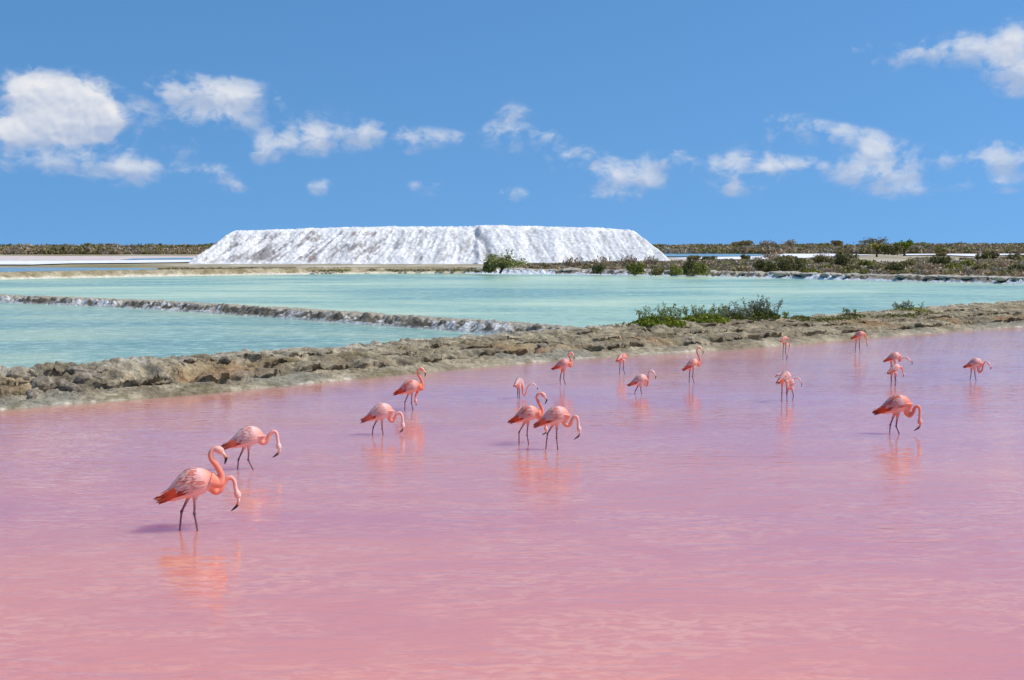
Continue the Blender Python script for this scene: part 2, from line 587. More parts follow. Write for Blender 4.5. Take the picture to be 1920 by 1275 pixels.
for kk, (fr_, am_, sd_) in enumerate([(.0, .42, 5), (.36, .26, 105), (.68, .22, 125)]):
    st_k = stepT + fr_ * (W2 - stepT) + (.28 + .25 * kk) * fbm(S2 / (3.0 + kk), 0 * S2 + kk, sd_, 4)
    on = sstep(fbm(S2 / (4.5 - kk), 0 * S2 + 7 * kk, sd_ + 8, 2), -.45 + .12 * kk, .05 + .12 * kk)
    z += (H2 - bench) * .62 * (am_ / .9) * (on * sstep(Tw, st_k, st_k + .11) + (1 - on) * sstep(Tw, st_k - .6, st_k + .9))
    lip = np.exp(-((Tw - st_k - .24) / .17) ** 2) * sstep(Tw, st_k + .03, st_k + .13)
    OV += on * lip * (.40 + .5 * fbm(S2 / .8, 0 * S2 + 3 * kk, sd_ + 11, 3)).clip(0, .7)
    z -= on * .24 * np.exp(-((Tw - st_k + .02) / .12) ** 2)
# back slope down to the lagoon
back = sstep(Tw, W2 + .2, W2 + 2.2)
z = z * (1 - back) - 0.55 * back
land = sstep(T2, 0.0, 0.9) * (1 - .7 * back)
# clods, gullies and slumps
wx = X2 + .35 * fbm(X2 / 1.1, Y2 / 1.1, 30, 3); wy = Y2 + .35 * fbm(X2 / 1.1, Y2 / 1.1, 35, 3)
lum = billow(wx / 1.25, wy / 1.25, 31, 4)
lump_amt = np.interp(pxs, [-600, 0, 60, 330, 460, 900, 1000, 1250, 1450, 1900], [.7, .8, 1.35, 1.2, .9, .8, 1.15, .9, .65, .65])[:, None]
z += land * lump_amt ** 2 * (lum - .40) * 0.16 * sstep(Tw, .3, stepT + .5)
ca, sa = math.cos(R(33)), math.sin(R(33))
gu = (S2 * ca + T2 * sa) + .25 * fbm(X2, Y2, 36, 2); gv = (-S2 * sa + T2 * ca)
def groove(a, b, seed, wdt):
    return np.clip(1 - np.abs(perlin(a, b, seed)) / wdt, 0, 1) ** 1.5


gm = sstep(fbm(X2 / 1.9, Y2 / 1.9, 37, 2), -.25, .25)
z -= land * gm * .24 * groove(gu / .95, gv / 2.6, 41, .22) * sstep(Tw, .5, 1.4)
z -= land * .09 * groove(gu / .42, gv / 1.3, 44, .25)
z -= land * .08 * (1 - gm) * groove(wx / .9, wy / .7, 45, .20) * sstep(Tw, .8, 1.6)
z -= land * .065 * groove(gu / .19, gv / .6, 46, .3)
z += land * 0.08 * fbm(X2 / .30, Y2 / .30, 43, 3)
# broken ledges where the crust has snapped off
hs_ = .22 + .06 * fbm(X2 / 2, Y2 / 2, 48, 2)
fz = z / hs_ + 1.2 * fbm(X2 / 1.6, Y2 / 1.6, 49, 3)
led = (np.floor(fz) + sstep(fz - np.floor(fz), .55, .92) - fz) * hs_
z += land * .5 * led * sstep(T2, .35, 1.0) * sstep(fbm(X2 / 2.5, Y2 / 2.5, 50, 2), -.35, .05)
# washed-out hollows at the foot of the scarp
rg = np.random.default_rng(12)
hol = [(100, 1.9, 1.0), (290, 2.2, 1.1), (335, 2.0, .9), (372, 2.4, .9), (190, 2.6, .7), (250, 3.0, .6), (520, 1.8, .7), (735, 1.5, .8), (640, 1.9, .6), (1098, 2.6, 1.5), (985, 2.2, .8),
       (1010, 1.6, .6), (880, 1.7, .6), (1215, 1.5, .7), (1260, 1.4, .9), (1310, 1.6, .6), (1400, 2.8, .6), (1555, 1.4, .9), (1690, 1.3, .8), (1790, 1.7, .7), (1870, 2.3, .6), (450, 2.7, .5), (575, 2.9, .5), (60, 1.0, .6)]
for (hp, ht, hr) in hol:
    jj_ = int(np.argmin(np.abs(T - ht)))
    sc_ = s[int(np.argmin(np.abs(960 + 2667 * X2[:, jj_] / np.maximum(Y2[:, jj_], 5) - hp)))]
    d2 = ((S2 - sc_) / (0.85 * hr)) ** 2 + ((Tw - ht) / (.40 * hr)) ** 2
    z -= 0.42 * min(1, hr) * np.exp(-d2 ** 1.6)
z += 0.012 * fbm(X2 / .1, Y2 / .1, 47, 2) * land
# the upper crust hangs over its washed-out foot
SX = X2 - nx[:, None] * OV; SY = Y2 - ny[:, None] * OV
# colour of the mud itself
n_a = fbm(X2 / 1.8, Y2 / 1.8, 51, 4); n_b = fbm(X2 / .5, Y2 / .5, 55, 4); n_c = fbm(X2 / 6, Y2 / 6, 58, 3)
c = lerp(srgb(150, 137, 114), srgb(194, 181, 154), sstep(n_a + .4 * n_b, -.35, .4))
c = lerp(c, srgb(178, 148, 106), .6 * sstep(n_c + .5 * n_a, .02, .40) * sstep(Tw, .9, 1.6) * (1 - sstep(Tw, W2 * .62, W2 * .85)))
c = lerp(c, srgb(166, 118, 88), .5 * sstep(n_c + .7 * n_a, .30, .55) * sstep(Tw, 1.2, 1.8) * (1 - sstep(Tw, W2 * .5, W2 * .7)))
c = lerp(c, srgb(206, 198, 180), .8 * sstep(Tw, W2 - 1.1, W2 - .2) * sstep(n_a + n_b, -.5, .3))
c = lerp(c, srgb(160, 157, 143), .7 * sstep(n_c - n_a * .4, -.05, .3) * (1 - sstep(Tw, 1.2, 2.0)))
c = lerp(c, srgb(112, 104, 62), .55 * sstep(fbm(X2 / 1.1, Y2 / 3, 61, 3) + .4 * n_b, .22, .5))
crust = (1 - sstep(T2 + .3 * n_b, -.04, .13)) * sstep(n_c + .5 * n_a, -.2, .2) * .85
c = lerp(c, srgb(232, 218, 200), crust)
c = lerp(c, srgb(176, 132, 100), (1 - sstep(T2, -.25, .02)))
c = c * np.array([.92, .885, .83])
bank = obj('earth_bank', mesh_np('earth_bank', np.stack([SX, SY, z], -1).reshape(-1, 3), grid_faces(*S2.shape)[:, ::-1], c.reshape(-1, 3)), M_EARTH)
tag(bank, kind='structure')
BANK = (s, T, X2, Y2, z, pxs)


def bank_point(px, t):
    j = int(np.argmin(np.abs(T - t)))
    i = int(np.argmin(np.abs(960 + 2667 * X2[:, j] / np.maximum(Y2[:, j], 5) - px)))
    return Vector((X2[i, j], Y2[i, j], z[i, j]))


def simple_bank(name, pts, step, tstep, wtop, h, front, backw, cfun, rough, mat, seed, gs_=1.0):
    s_, x_, y_, nx_, ny_ = make_line(pts, step)
    T_ = np.arange(-1.0, front + wtop + backw + 1.0, tstep)
    S, TT = np.meshgrid(s_, T_, indexing='ij')
    X = x_[:, None] + nx_[:, None] * TT; Y = y_[:, None] + ny_[:, None] * TT
    Tq = TT + rough * 1.1 * fbm(X / 2.2, Y / 2.2, seed, 3) * sstep(TT, -.3, .5)
    zz = np.where(Tq < 0, Tq * .3, h * sstep(Tq, -front * .35, front))
    zz = zz * (1 - sstep(Tq, front + wtop, front + wtop + backw)) - .5 * sstep(Tq, front + wtop, front + wtop + backw)
    ld = sstep(TT, 0, .5)
    face = ld * (1 - .75 * sstep(Tq, front, front + .4))
    zz += face * rough * (billow(X / .9, Y / .9, seed + 3, 4) - .4) * .8
    gq = lambda a, b, sd, wd: np.clip(1 - np.abs(perlin(a, b, sd)) / wd, 0, 1) ** 1.4
    zz += face * .22 * fbm(X / 2.5, Y / 2.5, seed + 20, 3)
    zz -= face * rough * .9 * sstep(fbm(X / 3, Y / 3, seed + 21, 2), -.25, .3) * gq((S + .9 * TT) / (1.0 * gs_), (TT - .3 * S) / (2.6 * gs_), seed + 5, .3)
    zz -= face * rough * .6 * gq(X / (.7 * gs_), Y / (.7 * gs_), seed + 9, .3)
    zz += ld * rough * .12 * fbm(X / .4, Y / .4, seed + 7, 3)
    cc = cfun(X, Y, TT, Tq, front, wtop)
    o = obj(name, mesh_np(name, np.stack([X, Y, zz], -1).reshape(-1, 3), grid_faces(*S.shape)[:, ::-1], cc.reshape(-1, 3)), mat)
    tag(o, kind='structure')
    return o, x_, y_


def dike_col(X, Y, TT, Tq, front, wtop):
    a = fbm(X / 1.5, Y / 1.5, 71, 4); b = fbm(X / .5, Y / .5, 72, 3); cN = fbm(X / 7, Y / 7, 73, 3)
    cc = lerp(srgb(92, 86, 76), srgb(150, 143, 130), sstep(a + .5 * b, -.3, .4))
    cc = lerp(cc, srgb(214, 211, 206), sstep(a * .6 + b * .7 + cN * .6, .0, .24) * (1 - sstep(Tq, front * .8, front)))
    cc = lerp(cc, srgb(186, 176, 156), sstep(Tq, front * .8, front * 1.1) * .85)
    cc = lerp(cc, srgb(190, 168, 132), sstep(Tq, front + wtop * .7, front + wtop) * .7)
    cc = lerp(cc, srgb(214, 216, 208), (1 - sstep(TT + .3 * b, -.05, .16)))
    return cc


def far_dike_col(X, Y, TT, Tq, front, wtop):
    a = fbm(X / 3, Y / 3, 81, 4); b = fbm(X / 1, Y / 1, 82, 3)
    cc = lerp(srgb(160, 143, 108), srgb(192, 178, 146), sstep(a + .4 * b, -.3, .35))
    cc = lerp(cc, srgb(130, 116, 78), sstep(Tq, front, front + 1.2) * sstep(a, -.3, .2) * .8)
    cc = lerp(cc, srgb(226, 214, 190), (1 - sstep(TT + .3 * b, .1, .5)))
    return cc


def rock_shore_col(X, Y, TT, Tq, front, wtop):
    a = fbm(X / 2.4, Y / 2.4, 91, 4); b = fbm(X / .8, Y / .8, 92, 3); cN = fbm(X / 16, Y / 16, 93, 3)
    cc = lerp(srgb(104, 98, 86), srgb(160, 150, 134), sstep(a + .5 * b, -.3, .3))
    cc = lerp(cc, srgb(236, 236, 238), sstep(a * .5 + b * .7 + cN, -.02, .22) * (1 - sstep(Tq, front * .7, front * 1.0)))
    cc = lerp(cc, srgb(196, 184, 160), sstep(Tq, front * .8, front * 1.1) * .9)
    cc = lerp(cc, srgb(236, 238, 238), (1 - sstep(TT + .4 * b, .0, .35)))
    return cc


D2 = [at(-700, 541), at(-300, 553), at(0, 567.5), at(160, 574), at(320, 583), at(480, 594), at(640, 606), at(780, 616), at(880, 624), at(960, 631), at(1040, 638), at(1120, 644)]
dike2, d2x, d2y = simple_bank('salt_crusted_dike', [(p.x, p.y) for p in D2], 0.10, 0.10, 1.5, .52, 1.1, 1.3, dike_col, .36, M_EARTH, 100)
SL = [(p.x, p.y) for p in SHORE[:7]] + [(at(870, 513).x, at(870, 513).y)]
fd, _, _ = simple_bank('far_dike', SL, 0.3, 0.22, 3.2, .95, 1.7, 2.5, far_dike_col, .30, M_EARTH, 130, 2.2)
SR = [(p.x, p.y) for p in [at(745, 512.3)] + SHORE[7:]]
fr, shx, shy = simple_bank('rocky_shore', SR, 0.25, 0.2, 3.0, .75, 1.4, 3.0, rock_shore_col, .50, M_EARTH, 160, 1.6)

# ------------------------------------------------------------------ water sheets
def ribbon(name, A, B, n, mat, z=0.0, power=1.0, attr=None):
    k = np.linspace(0, 1, n) ** power
    X = A[:, 0][:, None] * (1 - k) + B[:, 0][:, None] * k
    Y = A[:, 1][:, None] * (1 - k) + B[:, 1][:, None] * k
    at_ = {}
    if attr:
        d = np.hypot(X - A[:, 0][:, None], Y - A[:, 1][:, None])
        at_ = {'shallow': attr(X, Y, d).ravel()}
    v = np.stack([X, Y, np.full_like(X, z)], -1).reshape(-1, 3)
    o = obj(name, mesh_np(name, v, grid_faces(*X.shape), None, True, at_), mat)
    if o.data.polygons[0].normal.z < 0:
        o.data.flip_normals()
    tag(o, kind='structure')
    return o


q = slice(0, len(s), 8)
A = np.stack([bx[q] + nx[q] * .9, by[q] + ny[q] * .9], 1)
Bn = np.stack([np.linspace(-45, 45, len(A)), np.full(len(A), -18.0)], 1)
pcol = 960 + 2667 * A[:, 0] / np.maximum(A[:, 1], 1)


def shallow(X, Y, d):
    wv = np.interp(pcol, [-500, 0, 300, 700, 1000, 1400, 1700, 1920], [3.6, 3.6, 3.2, 3.6, 4.2, 3.6, 3.0, 2.8])[:, None]
    return 1 - sstep(d - .9, 0, wv + 0 * d)


ribbon('pink_pond_water', A, Bn, 90, M_PINK, 0.0, 2.2, shallow)
# teal lagoon between the crusted dike and the bank, big turquoise lagoon behind both
mid2 = np.stack([d2x, d2y], 1)
mid2 = mid2[::10]
bb = np.stack([bx[q] + nx[q] * (wid[q] + .9), by[q] + ny[q] * (wid[q] + .9)], 1)


def resamp(L, n):
    seg = np.r_[0, np.cumsum(np.hypot(*np.diff(L, axis=0).T))]
    t_ = np.linspace(0, seg[-1], n)
    return np.stack([np.interp(t_, seg, L[:, 0]), np.interp(t_, seg, L[:, 1])], 1)


iJ = int(np.argmin(np.hypot(bb[:, 0] - mid2[-1, 0], bb[:, 1] - mid2[-1, 1])))
lowL = resamp(bb[:iJ + 1], 200)
upL = resamp(mid2 + np.array([0.2, .9]), 200)
ribbon('teal_lagoon_water', lowL, upL, 12, M_LAG2, 0.0)
near_edge = np.vstack([mid2 + np.array([.2, 1.7]), bb[iJ + 3:]])
far_edge = shore_c + np.array([0, 2.0])
ribbon('turquoise_lagoon_water', resamp(near_edge, 240), resamp(far_edge, 240), 12, M_LAG, 0.0)

# ------------------------------------------------------------------ salt heap
def salt_heap():
    D0 = 340.0
    k = D0 / 2667
    xl, xr = (352 - 960) * k, (1262 - 960) * k
    X = np.arange(xl - 3, xr + 4, .26); Y = np.arange(-4, 52, .26)
    XX, YY = np.meshgrid(X, Y, indexing='ij')
    seam = (893 - 960) * k
    # top height along the heap
    px = 960 + XX / k
    top = np.interp(px, [352, 430, 560, 700, 880, 905, 960, 1120, 1190, 1262], [7.55, 7.7, 8.3, 8.75, 8.75, 9.15, 8.95, 8.45, 8.0, 7.6])
    # distance inside the footprint, with dumped cones along the rim
    right = sstep(XX, seam - .8, seam + .8)
    wob = 0.9 * fbm(XX / 7.0, 0 * XX, 201, 3) + .5 * np.abs(perlin(XX / 4.2, 0 * XX + .5, 203))
    fdist = YY + wob + right * 1.5
    slope = np.tan(R(40))
    dl = (XX - xl) + .8 * fbm(YY / 5, 0 * XX, 205, 3)
    dr = (xr - XX) + .8 * fbm(YY / 5, 0 * XX, 206, 3)
    db = 48 - YY
    dist = np.minimum(np.minimum(fdist, db), np.minimum(dl * 1.10, dr * 1.12))
    hh = np.minimum(dist * slope, 30)
    tp = top + .75 * (.45 - billow(XX / 2.6, YY / 2.6, 211, 2)) + .35 * fbm(XX / 4, YY / 5, 213, 3)
    sk = .5
    zz = -np.log(np.exp(-hh / sk) + np.exp(-tp / sk)) * sk
    slopezone = sstep(tp - zz, .15, 1.2) * sstep(zz, -.2, 1.0)
    # run-off gullies: lean with the dumping direction, differently each side of the seam
    lean = np.where(right > .5, -.62, np.interp(px, [352, 600, 850], [1.15, .95, .3]))
    gx = XX + lean * (top - zz)
    g1 = ridged(gx / 3.0, zz / 14, 221, 3)
    g2 = fbm(gx / 1.1, zz / 5, 224, 3)
    amp = np.where(px < 700, 1.7, np.where(right > .5, .55, .75))
    lat = sstep(np.minimum(dl * 1.10, dr * 1.12) - fdist, -1.5, 2.5)
    zz = zz + slopezone * (.25 + .75 * lat) * (amp * .95 * (g1 - .68) + .25 * amp * g2 + .36 * fbm(XX / .9, (YY + zz) / .9, 228, 3) + np.where(right > .5, .12, .42) * (ridged(gx / 1.3, zz / 1.6, 229, 3) - .62))
    zz -= slopezone * (.75 + .5 * fbm(zz / 2, 0 * zz, 237, 2)) * np.exp(-((XX - seam + (top - zz) * -.40 + .3 + 1.2 * fbm(zz / 3, 0 * zz, 238, 2)) / 1.3) ** 2)
    zz = np.maximum(zz, -1.0)
    zz = np.where(dist < -.3, -1.0, zz)
    dirty = slopezone * sstep(fbm(gx / 2.2, zz / 5, 231, 4) + .35 * fbm(XX / .8, zz / .8, 233, 3), -.05, .35) * np.where(px < 720, .95, np.where(right > .5, .22, .55))
    seamd = np.exp(-((XX - seam + (top - zz) * -.40 + .2) / 1.3) ** 2) * slopezone * sstep(fbm(XX / .8, zz / .8, 235, 3), -.35, .2)
    cc = lerp(np.array([.80, .775, .735]), srgb(146, 138, 134), np.clip(np.maximum(dirty, seamd * .65), 0, 1))
    cc = lerp(cc, srgb(150, 122, 112), .8 * slopezone * sstep(fbm(gx / 1.6, zz / 3, 241, 3), .33, .5) * (px < 720))
    v = np.stack([XX, YY + D0, zz + .42], -1).reshape(-1, 3)
    me = mesh_np('salt_pile', v, grid_faces(*XX.shape), cc.reshape(-1, 3))
    o = obj('salt_pile', me, M_SALT)
    tag(o, 'huge flat-topped white salt heap with gullied slopes on the far shore', 'salt heap')


salt_heap()

# ------------------------------------------------------------------ vegetation builders
def leaf_quads(centres, size, rng, col, up=0.35, aspect=1.6):
    n = len(centres)
    d = rng.normal(size=(n, 3)); d[:, 2] += up
    d /= np.linalg.norm(d, axis=1)[:, None]
    r_ = rng.normal(size=(n, 3))
    e = np.cross(d, r_); e /= np.linalg.norm(e, axis=1)[:, None]
    sz = size * rng.uniform(.55, 1.3, n)[:, None]
    a = d * sz * aspect * .5; b = e * sz * .5
    v = np.stack([centres - a, centres + b * .9, centres + a, centres - b * .9], 1).reshape(-1, 3)
    f = np.arange(4 * n).reshape(n, 4)
    cc = np.repeat(col, 4, 0)
    return v, f, cc


def tubes(paths, radii, sides=5):
    V = []; F = []; base = 0
    for P_, r_ in zip(paths, radii):
        P_ = np.asarray(P_, float)
        n = len(P_)
        tg = np.gradient(P_, axis=0); tg /= np.linalg.norm(tg, axis=1)[:, None] + 1e-9
        ref = np.array([.3, .9, .2])
        a = np.cross(tg, ref); a /= np.linalg.norm(a, axis=1)[:, None] + 1e-9
        b = np.cross(tg, a)
        rr = np.linspace(r_[0], r_[1], n) if len(r_) == 2 else np.asarray(r_)
        th = np.arange(sides) * 2 * math.pi / sides
        ring = P_[:, None, :] + rr[:, None, None] * (np.cos(th)[None, :, None] * a[:, None, :] + np.sin(th)[None, :, None] * b[:, None, :])
        V.append(ring.reshape(-1, 3))
        for i in range(n - 1):
            for j in range(sides):
                k = (j + 1) % sides
                F.append((base + i * sides + j, base + i * sides + k, base + (i + 1) * sides + k, base + (i + 1) * sides + j))
        base += n * sides
    return np.vstack(V), np.array(F)


def branches(rng, n, h, spread, r0, seg=6, droop=0.0, twigs=3, base_r=.1):
    """stems fanning from the base, each with side twigs; returns tube paths, radii and tip points"""
    paths = []; rad = []; tips = []
    for i in range(n):
        a = rng.uniform(0, 2 * math.pi); rr = spread * math.sqrt(rng.uniform(.05, 1))
        top = np.array([math.cos(a) * rr, math.sin(a) * rr, h * rng.uniform(.6, 1.0) * (1 - .35 * (rr / spread) ** 2)])
        b = np.array([math.cos(a), math.sin(a), 0]) * base_r * rng.uniform(0, 1)
        t_ = np.linspace(0, 1, seg)[:, None]
        P_ = b + (top - b) * t_
        P_[:, 2] += h * .14 * np.sin(t_[:, 0] * math.pi) - droop * h * t_[:, 0] ** 3 * .3
        P_ += rng.normal(size=P_.shape) * .03 * h * t_
        paths.append(P_); rad.append((r0, r0 * .35))
        tips.append(P_[seg // 2:])
        for k in range(twigs):
            j = rng.integers(seg // 3, seg - 1)
            d = rng.normal(size=3) * .5 + (P_[j + 1] - P_[j]) / (np.linalg.norm(P_[j + 1] - P_[j]) + 1e-6) * .9
            d /= np.linalg.norm(d)
            L = h * rng.uniform(.15, .35)
            Q = P_[j] + d * L * np.linspace(0, 1, 4)[:, None]
            Q[:, 2] += .04 * h * np.linspace(0, 1, 4)
            paths.append(Q); rad.append((r0 * .45, r0 * .2))
            tips.append(Q[1:])
    return paths, rad, np.vstack(tips)


def col_mix(n, rng, ca, cb):
    return lerp(np.tile(ca, (n, 1)), np.tile(cb, (n, 1)), rng.uniform(0, 1, n)) * rng.uniform(.75, 1.2, n)[:, None]


GREEN = (srgb(112, 114, 50), srgb(164, 158, 84))
OLIVE = (srgb(116, 108, 66), srgb(158, 144, 96))
BROWN = (srgb(148, 126, 98), srgb(192, 168, 138))
DARK = (srgb(96, 94, 54), srgb(138, 132, 82))
BRIGHT = (srgb(96, 112, 22), srgb(146, 152, 44))
GREY = (srgb(148, 138, 124), srgb(188, 176, 160))


def bush_mesh(name, rng, rx, rz, n, leaf, pal, lobes=6):
    """a bushy shrub: leaf clumps through several unequal lobes plus stems; returns foliage mesh and stem mesh"""
    cs = []
    for i in range(lobes):
        a = rng.uniform(0, 2 * math.pi); r_ = rx * .62 * math.sqrt(rng.uniform(0, 1))
        hh = rz * rng.uniform(.35, .78)
        cs.append((r_ * math.cos(a), r_ * math.sin(a), hh, rx * rng.uniform(.28, .5), rz * rng.uniform(.25, .42), rng.uniform(.75, 1.15)))
    C = []; K = []
    per = n // lobes
    for (x_, y_, z_, a_, b_, k_) in cs:
        d = rng.normal(size=(per, 3)); d /= np.linalg.norm(d, axis=1)[:, None]
        rad = rng.uniform(.25, 1.0, per) ** .45
        p_ = d * rad[:, None] * np.array([a_, a_, b_]) * rng.uniform(.85, 1.2, per)[:, None] + np.array([x_, y_, z_])
        C.append(p_); K.append(np.full(per, k_))
    skirt = n // 5
    a = rng.uniform(0, 2 * math.pi, skirt); r_ = rx * rng.uniform(0, 1, skirt) * .85
    C.append(np.stack([r_ * np.cos(a), r_ * np.sin(a), rz * rng.uniform(0.02, .4, skirt)], 1)); K.append(np.full(skirt, .9))
    C = np.vstack(C); K = np.concatenate(K)
    C = C[C[:, 2] > 0.01]; K = K[:len(C)]
    v, f, cc = leaf_quads(C, leaf, rng, col_mix(len(C), rng, *pal) * K[:, None])
    fol = mesh_np(name + '_foliage', v, f, cc, False)
    pa, ra, _ = branches(rng, 7, rz * .85, rx * .7, rx * .022, 5, 0, 2)
    tv, tf = tubes(pa, ra, 4)
    st = mesh_np(name + '_stems', tv, tf, np.tile(srgb(96, 84, 70), (len(tv), 1)))
    return fol, st


def twiggy_mesh(name, rng, rx, rz, n, leaf, pal, stems=16, twigs=5, r0=.03):
    pa, ra, tips = branches(rng, stems, rz, rx, r0, 7, 0, twigs)
    tv, tf = tubes(pa, ra, 4)
    st = mesh_np(name + '_branches', tv, tf, np.tile(srgb(122, 108, 92), (len(tv), 1)) * np.random.default_rng(1).uniform(.8, 1.15, (len(tv), 1)))
    i = rng.integers(0, len(tips), n)
    C = tips[i] + rng.normal(size=(n, 3)) * leaf * 1.1
    C = C[C[:, 2] > .02]
    v, f, cc = leaf_quads(C, leaf, rng, col_mix(len(C), rng, *pal))
    return mesh_np(name + '_foliage', v, f, cc, False), st


def plant(name, loc, meshes, label, cat, group=None, sc=1.0, rz=0.0, stem='stems', sz=None):
    r_ = empty(name, loc, rz)
    r_.scale = (sc, sc, sc if sz is None else sz)
    tag(r_, label, cat, group)
    tag(obj('foliage', meshes[0], M_LEAF, r_), kind='stuff')
    if meshes[1] is not None:
        tag(obj(stem, meshes[1], M_TWIG, r_), kind='stuff')
    return r_


# ---- far scrub that reads as one mass: the wooded rise on the horizon, left and right
def scrub_mass(name, spots, label, rng):
    """spots: x, y, z, radius, height, palette index"""
    V = []; F = []; Cc = []; base = 0
    pals = [OLIVE, BROWN, DARK, GREEN, GREY]
    for (x_, y_, z_, r_, h_, pi_) in spots:
        n = 52
        d = rng.normal(size=(n, 3)); d /= np.linalg.norm(d, axis=1)[:, None]
        rad = rng.uniform(.3, 1, n) ** .5
        C = d * rad[:, None] * np.array([r_, r_, h_ * .55]) + np.array([x_, y_, z_ + h_ * .48])
        v, f, cc = leaf_quads(C, r_ * .31, rng, col_mix(n, rng, *pals[pi_]) * rng.uniform(.75, 1.15))
        V.append(v); F.append(f + base); Cc.append(cc); base += len(v)
    me = mesh_np(name, np.vstack(V), np.vstack(F), np.vstack(Cc), False)
    o = obj(name, me, M_LEAF)
    tag(o, label, 'scrub', kind='stuff')


def mass_spots(rng, n, px0, px1, d0, d1, rad, hei, pal_w):
    out = []
    for i in range(n):
        D = d0 + (d1 - d0) * rng.uniform(0, 1) ** 1.3
        px = rng.uniform(px0, px1)
        X = (px - 960) / 2667 * D
        cl = float(perlin(X / 35, D / 60, 301))
        r_ = rng.uniform(*rad) * (1 + .5 * cl); h_ = rng.uniform(*hei) * (1 + .6 * cl)
        w_ = np.array(pal_w, float)
        if cl > .1: w_[2] *= 2.5; w_[3] *= 2
        else: w_[1] *= 1.8
        out.append((X, D, float(land_z(X, D)) - .15, r_, h_, rng.choice(5, p=w_ / w_.sum())))
    return out


rg = np.random.default_rng(31)
scrub_mass('far_scrub', mass_spots(rg, 2300, -350, 640, 735, 1150, (2.2, 4.2), (2.4, 4.4), [3, 6, 1.4, 1.6, 2]),
           'low brown and olive scrub along the horizon left of the salt heap', rg)
scrub_mass('far_scrub', mass_spots(rg, 4200, 1130, 2300, 760, 1600, (2.4, 4.6), (1.6, 3.6), [4, 5, 1.2, 2, 2]),
           'low olive and brown scrub covering the rise right of the salt heap', rg)
# dry undergrowth between the shore bushes on the right
def under_spots(rng, n):
    out = []
    while len(out) < n:
        px = rng.uniform(985, 2150)
        lo = np.interp(px, [985, 1250, 1350, 1600, 1920, 2150], [508, 511, 513, 516, 522, 528])
        hi = np.interp(px, [985, 1060, 1200, 1250, 1400, 1600, 1920, 2150], [503, 498, 495, 494, 491, 489, 483, 482])
        py = rng.uniform(hi, lo)
        P_ = at(px, py, .35)
        if (1610 < px < 1705 and 486 < py < 496) or (1780 < px < 1840 and 487 < py < 493): continue
        out.append((P_.x, P_.y, float(land_z(P_.x, P_.y)) - .1, rng.uniform(.7, 1.5), rng.uniform(.5, 1.15), rng.choice(5, p=[.27, .40, .03, .10, .20])))
    return out


scrub_mass('dry_undergrowth', under_spots(rg, 4200), 'dry brown undergrowth spread between the bushes of the far right shore', rg)
# sparse grass along the far dike top
gs = []
for i in range(260):
    px = rg.uniform(300, 905); py = rg.uniform(500.5, 505.0)
    P_ = at(px, py, .8)
    gs.append((P_.x, P_.y, .55, rg.uniform(.5, 1.1), rg.uniform(.06, .15), rg.choice(5, p=[.4, .3, .0, .3, .0])))
scrub_mass('dike_grass', gs, 'low green grass growing along the dike before the salt heap', rg)

# ---- individual bushes on the far right shore
rb = np.random.default_rng(77)
KINDS = {
    'dark': [bush_mesh('dark_bush', rb, 2.0, 1.9, 900, .28, DARK) for _ in range(3)],
    'olive': [bush_mesh('olive_bush', rb, 2.0, 1.6, 900, .28, OLIVE) for _ in range(3)],
    'green': [bush_mesh('green_bush', rb, 2.0, 1.7, 900, .27, GREEN) for _ in range(3)],
    'brown': [twiggy_mesh('dry_bush', rb, 2.1, 1.7, 260, .26, BROWN, 18, 6, .035) for _ in range(2)],
}
